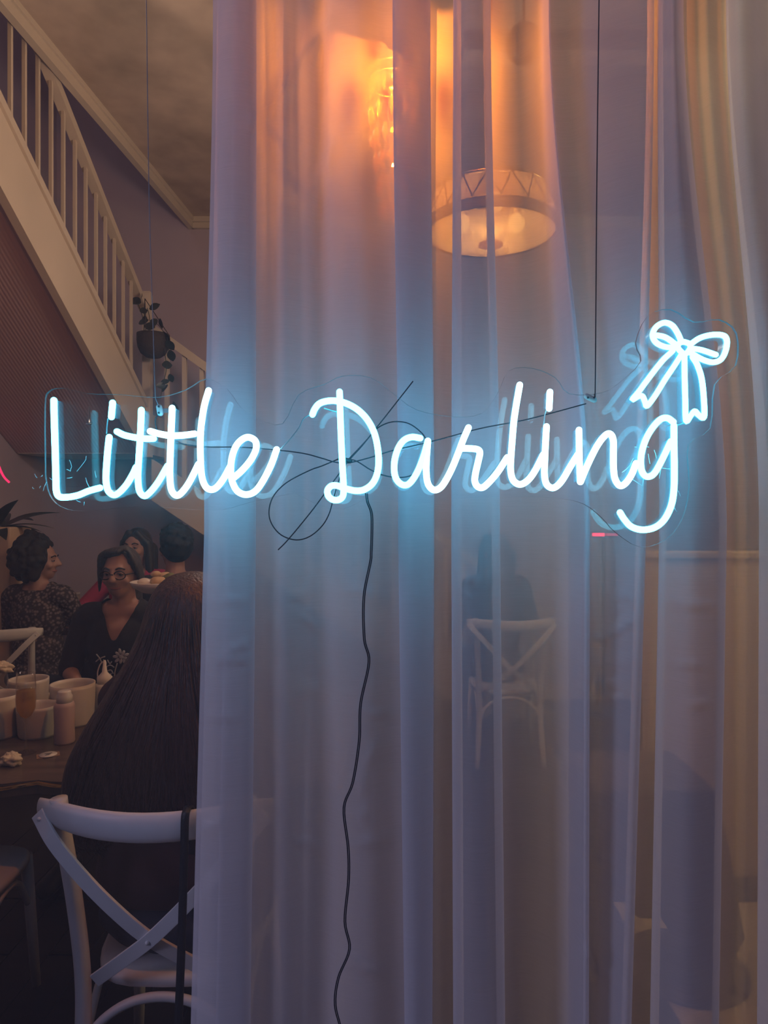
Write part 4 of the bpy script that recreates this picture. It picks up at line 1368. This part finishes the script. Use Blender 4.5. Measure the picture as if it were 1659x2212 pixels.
def person(name, loc, heading, label, top_m, s=1.0, lean=0.0, head_yaw=0.0, head_pitch=0.0, arms=None, neck='round', sleeve=0.9, hair=None, hair_m=None, trousers_m=None, glasses=False, extra=None, wide=1.0):
    root = empty(name, loc, heading, label, 'person')

    def L(p):     # lean forward above the hips
        p = Vector(p)
        k = max(0.0, p.z - 0.55)
        return Vector((p.x * s, (p.y + lean * k) * s, 0.46 + (p.z - 0.46) * s if p.z > 0.46 else p.z))
    piv = Vector((0, -0.005, 1.17))
    HM = Matrix.Rotation(head_yaw, 4, 'Z') @ Matrix.Rotation(head_pitch, 4, 'X')

    def Hd(p):
        return L(piv + HM @ (Vector(p) - piv))
    HR = (HM.to_3x3() * s).to_4x4()
    arms = arms or {}
    mb, top, tr = MB(), MB(), MB()
    sw = min(wide, 1.10)      # shoulders widen less than the hips
    for m_, g in ((mb, 0.0), (top, 0.014)):
        m_.ball(L((0, 0.0, 0.56)), ((0.165 * wide + g) * s, (0.125 + g) * s, (0.12 + g) * s))
        m_.ball(L((0, 0.015, 0.72)), ((0.145 * wide + g) * s, (0.115 + g) * s, (0.16 + g) * s))
        m_.ball(L((0, 0.01, 0.93)), ((0.160 * sw + g) * s, (0.112 + g) * s, (0.18 + g) * s))
        m_.capsule(L((-0.15 * sw, -0.005, 1.055)), L((0.15 * sw, -0.005, 1.055)), (0.058 + g) * s, (0.058 + g) * s)
        m_.capsule(L((-0.06, 0.0, 1.08)), L((0.06, 0.0, 1.08)), (0.058 + g * 0.8) * s, (0.058 + g * 0.8) * s)
    mb.capsule(L((0, -0.012, 1.05)), Hd((0, -0.01, 1.19)), 0.056 * s, 0.052 * s)
    # head
    mb.ball(Hd((0, -0.008, 1.285)), (0.076, 0.094, 0.098), HR)
    mb.ball(Hd((0, 0.018, 1.250)), (0.066, 0.076, 0.085), HR)
    mb.ball(Hd((0, 0.036, 1.205)), (0.050, 0.052, 0.050), HR)
    mb.capsule(Hd((0, 0.058, 1.175)), Hd((0, 0.060, 1.176)), 0.020 * s, 0.020 * s)
    mb.capsule(Hd((-0.034, 0.076, 1.292)), Hd((0.034, 0.076, 1.292)), 0.014 * s, 0.014 * s)
    mb.capsule(Hd((0, 0.092, 1.282)), Hd((0, 0.112, 1.243)), 0.009 * s, 0.014 * s)
    for sx in (-1, 1):
        mb.ball(Hd((sx * 0.013, 0.100, 1.240)), 0.010 * s)
        mb.ball(Hd((sx * 0.042, 0.064, 1.238)), (0.022, 0.020, 0.020), HR)
        mb.ball(Hd((sx * 0.077, -0.010, 1.255)), (0.011, 0.020, 0.032), HR)
    # arms
    for sx, key in ((-1, 'l'), (1, 'r')):
        el, wr = arms.get(key, ((sx * 0.25, 0.06, 0.80), (sx * 0.20, 0.28, 0.80)))
        shd = L((sx * 0.175 * sw, -0.005, 1.045))
        el, wr = L(el), L(wr)
        mb.capsule(shd, el, 0.047 * s, 0.037 * s)
        mb.capsule(el, wr, 0.038 * s, 0.025 * s)
        se = shd.lerp(el, min(1, sleeve))
        top.capsule(shd, se, 0.062 * s, 0.054 * s)
        if sleeve > 1:
            top.capsule(el, el.lerp(wr, sleeve - 1), 0.052 * s, 0.042 * s)
        d = (wr - el).normalized()
        side = d.cross(Vector((0, 0, 1)))
        side = side.normalized() if side.length > 0.1 else Vector((1, 0, 0))
        upv = side.cross(d).normalized()
        palm = wr + d * 0.045 * s
        mb.capsule(palm - side * 0.020 * s, palm + side * 0.020 * s, 0.021 * s, 0.021 * s)
        mb.capsule(wr, palm, 0.023 * s, 0.022 * s)
        for k, ln in enumerate((0.062, 0.072, 0.068, 0.052)):
            b0 = wr + d * 0.075 * s + side * (-0.036 + 0.024 * k) * s
            b1 = b0 + (d * 0.9 - upv * 0.25).normalized() * ln * 0.55 * s
            b2 = b1 + (d * 0.6 - upv * 0.75).normalized() * ln * 0.5 * s
            mb.capsule(b0, b1, 0.0092 * s, 0.0085 * s, 8)
            mb.capsule(b1, b2, 0.0085 * s, 0.0075 * s, 8)
        th = wr + d * 0.03 * s - side * sx * 0.026 * s
        t1 = th + (d * 0.55 - side * sx * 0.75).normalized() * 0.036 * s
        mb.capsule(th, t1, 0.012 * s, 0.010 * s, 8)
        mb.capsule(t1, t1 + (d * 0.9 - side * sx * 0.2).normalized() * 0.028 * s, 0.010 * s, 0.008 * s, 8)
        # legs
        hp_, kn, an = Vector((sx * 0.085, 0.0, 0.545)), Vector((sx * 0.105, 0.40, 0.545)), Vector((sx * 0.105, 0.38, 0.09))
        mb.capsule(hp_, kn, 0.078, 0.056)
        mb.capsule(kn, an, 0.054, 0.036)
        mb.capsule(an + Vector((0, -0.02, -0.04)), an + Vector((0, 0.15, -0.055)), 0.036, 0.028)
        tr.capsule(hp_, kn, 0.090, 0.068)
        tr.capsule(kn, an + Vector((0, 0, 0.03)), 0.066, 0.050)
        MB().capsule(an + Vector((0, -0.03, -0.045)), an + Vector((0, 0.17, -0.05)), 0.045, 0.038, 14).build('shoe', shoe_m, root)
    tr.ball((0, -0.005 - 0.12 * (wide - 1), 0.555 - 0.05 * (wide - 1)), (0.178 * wide, 0.14 + 0.10 * (wide - 1), 0.095))
    mb.remesh('body', skin, root, 0.0085, 3)

    def cut(v):
        # opening at the neck, measured along the leaning torso
        z = 0.46 + (v.z - 0.46) / s
        y = v.y / s - lean * max(0.0, z - 0.55)
        x_ = v.x / s
        if neck == 'v':
            return (z > 1.085 and abs(x_) < 0.070) or (y > 0.02 and abs(x_) < 0.062 * (z - 0.955) / 0.13 and z > 0.955)
        return z > 1.095 and abs(x_) < 0.075 or (y > 0.02 and abs(x_) < 0.06 and z > 1.06)
    to = top.remesh('top', top_m, root, 0.008, 5, cut)
    tr.remesh('trousers', trousers_m or denim, root, 0.012, 3)
    # face
    for sx in (-1, 1):
        e = MB().ball(Hd((sx * 0.031, 0.0755, 1.270)), 0.0115 * s, None, 12, 8).build('eye', eyew, root)
        MB().ball(Hd((sx * 0.031, 0.0835, 1.269)), 0.0062 * s, None, 10, 7).build('iris', eyed, e)
        MB().tube(spline([Hd((sx * 0.014, 0.090, 1.292)), Hd((sx * 0.032, 0.090, 1.299)), Hd((sx * 0.050, 0.074, 1.291))], 4), 0.0035 * s, 6).build('eyebrow', hair_m or hair_black, root)
    for sx in (-1, 1):      # upper lids
        MB().tube(spline([Hd((sx * 0.017, 0.083, 1.271)), Hd((sx * 0.031, 0.0885, 1.2765)), Hd((sx * 0.046, 0.078, 1.270))], 4), 0.0038 * s, 6).build('eyelid', skin, root)
    MB().tube(spline([Hd((-0.029, 0.072, 1.208)), Hd((-0.011, 0.088, 1.204)), Hd((0.011, 0.088, 1.204)), Hd((0.029, 0.072, 1.208))], 4), [0.003 * s] + [0.0055 * s] * 11 + [0.003 * s], 8).build('mouth', lip, root)
    if glasses:
        gm = mat('dark_spectacle_frame', (0.012, 0.010, 0.014), 0.3)
        g = MB()
        for sx in (-1, 1):
            g.tube([Hd((sx * 0.033 + 0.026 * math.cos(a), 0.104 - 0.006 * abs(math.cos(a)), 1.266 + 0.019 * math.sin(a))) for a in [2 * PI * k / 16 for k in range(17)]], 0.0026 * s, 6, False)
            g.tube([Hd((sx * 0.059, 0.097, 1.270)), Hd((sx * 0.080, 0.03, 1.270)), Hd((sx * 0.082, -0.02, 1.262))], 0.0022 * s, 6)
        g.tube([Hd((-0.008, 0.108, 1.270)), Hd((0.008, 0.108, 1.270))], 0.0024 * s, 6)
        g.build('spectacles', gm, root)
    if hair:
        h_ = MB()
        hair(h_, Hd, HR, s, L)
        h_.remesh('hair', hair_m, root, 0.008, 1)
    if extra:
        extra(root, Hd, L, s)
    return root


def hair_cap(h_, Hd, HR, s, back=0.0):
    h_.ball(Hd((0, -0.022, 1.305)), (0.088, 0.098, 0.095), HR)
    h_.ball(Hd((0, -0.050, 1.270)), (0.086, 0.080, 0.10), HR)


def hair_curly(h_, Hd, HR, s, L):
    rr_ = random.Random(4)
    h_.ball(Hd((0, -0.045, 1.285)), (0.115, 0.118, 0.125), HR)
    for k in range(240):
        u = rr_.uniform(-1, 1)
        a = rr_.uniform(0, 2 * PI)
        q = Vector((math.sqrt(1 - u * u) * math.cos(a) * 0.125, math.sqrt(1 - u * u) * math.sin(a) * 0.125, u * 0.135))
        pos = Vector((0, -0.05, 1.285)) + q
        if pos.y > 0.045 and pos.z < 1.33:
            continue
        h_.ball(Hd(pos), rr_.uniform(0.014, 0.026) * s, None, 8, 6)
    for k in range(16):
        h_.ball(Hd((rr_.uniform(-.05, .05), -0.05 + rr_.uniform(-.05, .05), 1.425 + rr_.uniform(-.02, .02))), rr_.uniform(0.015, 0.025) * s, None, 8, 6)
    for sx in (-1, 1):
        h_.capsule(Hd((sx * 0.08, 0.01, 1.30)), Hd((sx * 0.088, -0.01, 1.18)), 0.036 * s, 0.034 * s)


def hair_short(h_, Hd, HR, s, L):
    rr_ = random.Random(9)
    h_.ball(Hd((0, -0.020, 1.315)), (0.088, 0.104, 0.096), HR)
    h_.ball(Hd((0, -0.046, 1.275)), (0.084, 0.084, 0.085), HR)
    for k in range(170):
        u = rr_.uniform(-0.75, 1)
        a = rr_.uniform(0, 2 * PI)
        q = Vector((math.sqrt(1 - u * u) * math.cos(a) * 0.088, math.sqrt(1 - u * u) * math.sin(a) * 0.100, u * 0.098))
        pos = Vector((0, -0.028, 1.31)) + q
        if pos.y > 0.03 and pos.z < 1.345:
            continue
        h_.ball(Hd(pos), rr_.uniform(0.009, 0.015) * s, None, 8, 6)


def hair_straight(h_, Hd, HR, s, L):
    hair_cap(h_, Hd, HR, s)
    for sx in (-1, 1):
        h_.capsule(Hd((sx * 0.030, 0.045, 1.365)), Hd((sx * 0.082, 0.015, 1.29)), 0.022 * s, 0.026 * s)
        h_.capsule(Hd((sx * 0.082, 0.012, 1.30)), Hd((sx * 0.095, 0.015, 1.15)), 0.026 * s, 0.030 * s)
        h_.capsule(Hd((sx * 0.095, 0.015, 1.16)), L((sx * 0.10, 0.03, 1.02)), 0.030 * s, 0.022 * s)
    h_.capsule(Hd((-0.05, -0.09, 1.25)), L((-0.05, -0.09, 1.02)), 0.05 * s, 0.045 * s)
    h_.capsule(Hd((0.05, -0.09, 1.25)), L((0.05, -0.09, 1.02)), 0.05 * s, 0.045 * s)


def hair_swept(h_, Hd, HR, s, L):
    h_.ball(Hd((0, -0.024, 1.300)), (0.084, 0.094, 0.092), HR)
    h_.ball(Hd((0, -0.050, 1.265)), (0.082, 0.078, 0.095), HR)
    # fringe swept from a side parting to the wearer's left, in separate locks
    for k in range(9):
        t = k / 8
        a = Hd((-0.045 + 0.02 * t, 0.020 + 0.045 * t, 1.392 - 0.022 * t))
        b = Hd((0.055 + 0.010 * t, 0.060 - 0.02 * t, 1.362 - 0.012 * t))
        c = Hd((0.088, 0.030 - 0.035 * t, 1.285))
        d = Hd((0.105 + 0.012 * t, 0.010 - 0.04 * t, 1.175 + 0.03 * t))
        ps = spline([a, b, c, d], 4)
        h_.tube(ps, [0.011 * s] * (len(ps) - 4) + [0.010 * s, 0.009 * s, 0.007 * s, 0.005 * s], 7)
    for k in range(6):
        t = k / 5
        ps = spline([Hd((-0.045, 0.02 + 0.03 * t, 1.392 - 0.01 * t)), Hd((-0.076, 0.045 - 0.04 * t, 1.335)), Hd((-0.088, 0.022 - 0.05 * t, 1.26)), Hd((-0.086, 0.01 - 0.05 * t, 1.19 + 0.02 * t))], 4)
        h_.tube(ps, [0.010 * s] * (len(ps) - 4) + [0.010 * s, 0.009 * s, 0.007 * s, 0.005 * s], 7)
    h_.capsule(Hd((0, -0.085, 1.25)), L((0, -0.085, 1.09)), 0.065 * s, 0.05 * s)


black_tee = mat('black_tee', (0.012, 0.012, 0.020), 0.85)


def tee_print(root, Hd, L, s):
    """white flower print on the front of the tee"""
    wm = mat('white_print', (0.55, 0.48, 0.48), 0.7)
    yf = 0.145

    def Q(x_, z_):
        return L((x_, yf - 0.35 * x_ * x_, z_))
    pr_ = MB()
    # bloom on the wearer's left of the stem
    cx, cz = -0.04, 0.895
    for k in range(9):
        a = 2 * PI * k / 9
        r_ = 0.020 if k % 2 else 0.026
        c = Q(cx + r_ * math.cos(a), cz + r_ * math.sin(a))
        pr_.ball(c, (0.014 * s, 0.0028, 0.0075 * s), Matrix.Rotation(-a, 4, 'Y'), 10, 5)
    pr_.ball(Q(cx, cz), (0.011 * s, 0.005, 0.011 * s), None, 8, 5)
    # script-like strokes and leaves
    for pts in ([(0.075, 0.905), (0.060, 0.885), (0.050, 0.860)], [(0.080, 0.870), (0.060, 0.885), (0.035, 0.895)], [(0.045, 0.880), (0.030, 0.865), (0.040, 0.855)], [(0.025, 0.880), (0.015, 0.862), (0.005, 0.872)],
                [(0.040, 0.840), (0.015, 0.855), (-0.005, 0.845)], [(0.035, 0.825), (0.012, 0.832), (0.002, 0.815)], [(0.03, 0.805), (0.01, 0.815)], [(-0.02, 0.865), (-0.005, 0.82), (0.0, 0.775)], [(0.03, 0.775), (0.0, 0.80)], [(-0.05, 0.80), (-0.06, 0.785)]):
        q_ = spline([Q(a, b) for a, b in pts], 5)
        pr_.tube(q_, 0.0030, 6)
    pr_.build('flower_print', wm, root)


person('seated_woman', (-1.245, 3.30, 0), PI - 0.06, 'woman in black tee with white flower print and dark spectacles facing the window', black_tee, 0.99, 0.15, 0.04, -0.03,
       {'l': ((-0.26, 0.05, 0.80), (-0.13, 0.22, 0.785)), 'r': ((0.26, 0.05, 0.80), (0.13, 0.22, 0.785))}, 'v', 0.95, hair_swept, hair_grey, None, True, tee_print, 1.08)
floral = mat('floral_blouse', (0.16, 0.12, 0.12), 0.85)
nt = floral.node_tree
tcn = nt.nodes.new('ShaderNodeTexCoord')
vo = nt.nodes.new('ShaderNodeTexVoronoi')
vo.inputs['Scale'].default_value = 55
nt.links.new(tcn.outputs['Object'], vo.inputs['Vector'])
cr = nt.nodes.new('ShaderNodeValToRGB')
cr.color_ramp.elements[0].position = 0.25
cr.color_ramp.elements[0].color = (0.22, 0.165, 0.16, 1)
cr.color_ramp.elements[1].position = 0.55
cr.color_ramp.elements[1].color = (0.035, 0.025, 0.03, 1)
nt.links.new(vo.outputs['Distance'], cr.inputs[0])
nt.links.new(cr.outputs[0], nt.nodes['Principled BSDF'].inputs['Base Color'])
person('seated_woman', (-2.11, 4.10, 0), -0.10, 'woman in patterned blouse with dark curly hair in profile at left', floral, 0.97, 0.06, -1.30, 0.0,
       {'l': ((-0.24, 0.10, 0.80), (-0.12, 0.32, 0.80)), 'r': ((0.24, 0.14, 0.78), (0.16, 0.36, 0.80))}, 'round', 0.9, hair_curly, hair_black)
pink_top = mat('pink_top', (0.48, 0.045, 0.12), 0.8)
person('seated_woman', (-1.735, 4.74, 0), PI - 0.12, 'woman in bright pink top with long straight dark hair at the back', pink_top, 1.03, 0.05, 0.0, 0.0,
       {'l': ((-0.36, 0.06, 0.86), (-0.22, 0.26, 0.90)), 'r': ((0.36, 0.06, 0.86), (0.22, 0.26, 0.90))}, 'round', 1.6, hair_straight, hair_dark, None, False, None, 1.2)
navy = mat('dark_navy_shirt', (0.030, 0.026, 0.040), 0.85)
person('seated_man', (-1.285, 4.09, 0), 0.35, 'dark-haired man in a dark shirt seen from behind beside the curtain', navy, 1.06, 0.06, 0.25, 0.0,
       {'l': ((-0.26, 0.10, 0.82), (-0.14, 0.30, 0.84)), 'r': ((0.26, 0.10, 0.82), (0.14, 0.30, 0.84))}, 'round', 1.6, hair_short, hair_black)
person('seated_woman', (0.665, 4.45, 0), 0.1, 'dark figure seated with back turned, dim behind the curtain', navy, 1.0, 0.10, 0.4, 0.0, {}, 'round', 1.6, hair_straight, hair_black)

# the woman with very long hair in the front chair
LX, LY = -0.53, 1.83
jacket = mat('maroon_jacket', (0.045, 0.016, 0.020), 0.8, bump=0.2, bscale=40)


def long_hair(root, Hd, L, s):
    rr_ = random.Random(21)
    lh = MB()
    # cap and fall, lofted ring by ring: z, half width, centre y, half depth
    rings = [(1.385, 0.020, 0.00, 0.02), (1.375, 0.055, -0.005, 0.055), (1.345, 0.086, -0.012, 0.085), (1.30, 0.104, -0.02, 0.098), (1.24, 0.118, -0.035, 0.095), (1.18, 0.140, -0.055, 0.090),
             (1.10, 0.180, -0.085, 0.080), (1.00, 0.230, -0.105, 0.075), (0.92, 0.262, -0.110, 0.070), (0.82, 0.280, -0.105, 0.065), (0.78, 0.284, -0.10, 0.06), (0.73, 0.29, -0.095, 0.050), (0.70, 0.25, -0.09, 0.035)]
    n = 96
    zs = spline([Vector((a, b, c)) for a, b, c, d in rings], 5)
    ds = spline([Vector((d, 0, 0)) for a, b, c, d in rings], 5)
    vs, fs = [], []
    for j, q in enumerate(zs):
        for k in range(n):
            a = 2 * PI * k / n
            amp = min(1.0, j / 25)
            wv_ = 1 + amp * (0.05 * noise.noise(Vector((k * 0.45, q.x * 2.2, 0.3))) + 0.05 * noise.noise(Vector((k * 0.16, q.x * 4.0, 9))))
            cx_, sy_ = math.cos(a), math.sin(a)
            vs.append((q.y * cx_ * wv_, q.z + ds[j].x * (abs(sy_) ** 0.75) * math.copysign(1, sy_) * wv_, q.x))
    for j in range(len(zs) - 1):
        for k in range(n):
            fs.append((j * n + k, (j + 1) * n + k, (j + 1) * n + (k + 1) % n, j * n + (k + 1) % n))
    fs.append(tuple(range(n)))
    fs.append(tuple((len(zs) - 1) * n + k for k in range(n - 1, -1, -1)))
    # keep the face free: pull the front of the head part back
    v2 = []
    for v in vs:
        x_, y_, z_ = v
        if z_ < 1.34 and y_ > 0.0:
            y_ *= 0.25
        v2.append((x_, y_, z_))
    lh.add(v2, fs)
    h_ = lh.build('hair', mat('long_brown_hair', (0.058, 0.028, 0.024), 0.42, var=0.55, scale=22, stretch=(5, 5, 0.6), bump=0.5, bscale=30), root)
    # loose locks over the back
    lk = MB()
    for k in range(230):
        u = rr_.uniform(-1, 1)
        top_u = u * 0.7 + rr_.uniform(-.1, .1)
        z0_ = rr_.uniform(0.95, 1.37)
        z1_ = rr_.uniform(0.68, 0.80)
        ps = []
        ph = rr_.uniform(0, 6)
        for i in range(9):
            t = i / 8
            z_ = z0_ + (z1_ - z0_) * t
            q = min(range(len(zs)), key=lambda i_: abs(zs[i_].x - z_))
            uu = top_u + (u - top_u) * t + 0.03 * math.sin(ph + t * 7) * t
            uu = max(-0.99, min(0.99, uu))
            yy = zs[q].z - ds[q].x * (math.sqrt(1 - uu * uu) ** 0.75) - 0.002
            ps.append((zs[q].y * uu * 1.01, yy, z_))
        lk.tube(spline(ps, 3), [0.0030 * math.sin(PI * (0.06 + 0.9 * i / 24)) + 0.0003 for i in range(25)], 5)
    # loose lower part of the jacket spreading over the seat back
    jk = MB()
    vs, fs = [], []
    for z_, a, b in ((0.82, 0.20, 0.13), (0.74, 0.222, 0.15), (0.66, 0.232, 0.16), (0.605, 0.236, 0.165), (0.595, 0.222, 0.15)):
        for k in range(40):
            t = 2 * PI * k / 40
            r_ = 1 + 0.03 * math.sin(5 * t + z_ * 9)
            vs.append((a * math.cos(t) * r_, -0.03 + b * math.sin(t) * r_, z_))
    for j in range(4):
        for k in range(40):
            fs.append((j * 40 + k, j * 40 + (k + 1) % 40, (j + 1) * 40 + (k + 1) % 40, (j + 1) * 40 + k))
    jk.add(vs, fs).build('jacket_hem', jacket, root)
    lk.build('hair_locks', MATS['long_brown_hair'], h_)


person('seated_woman', (LX, LY, 0), 0.0, 'woman with very long brown hair seen from behind in the front chair', jacket, 1.0, 0.04, 0.0, 0.0,
       {'l': ((-0.17, 0.13, 0.86), (-0.09, 0.29, 0.84)), 'r': ((0.17, 0.13, 0.86), (0.09, 0.29, 0.84))}, 'round', 1.7, None, hair_dark, None, False, long_hair, 1.28)
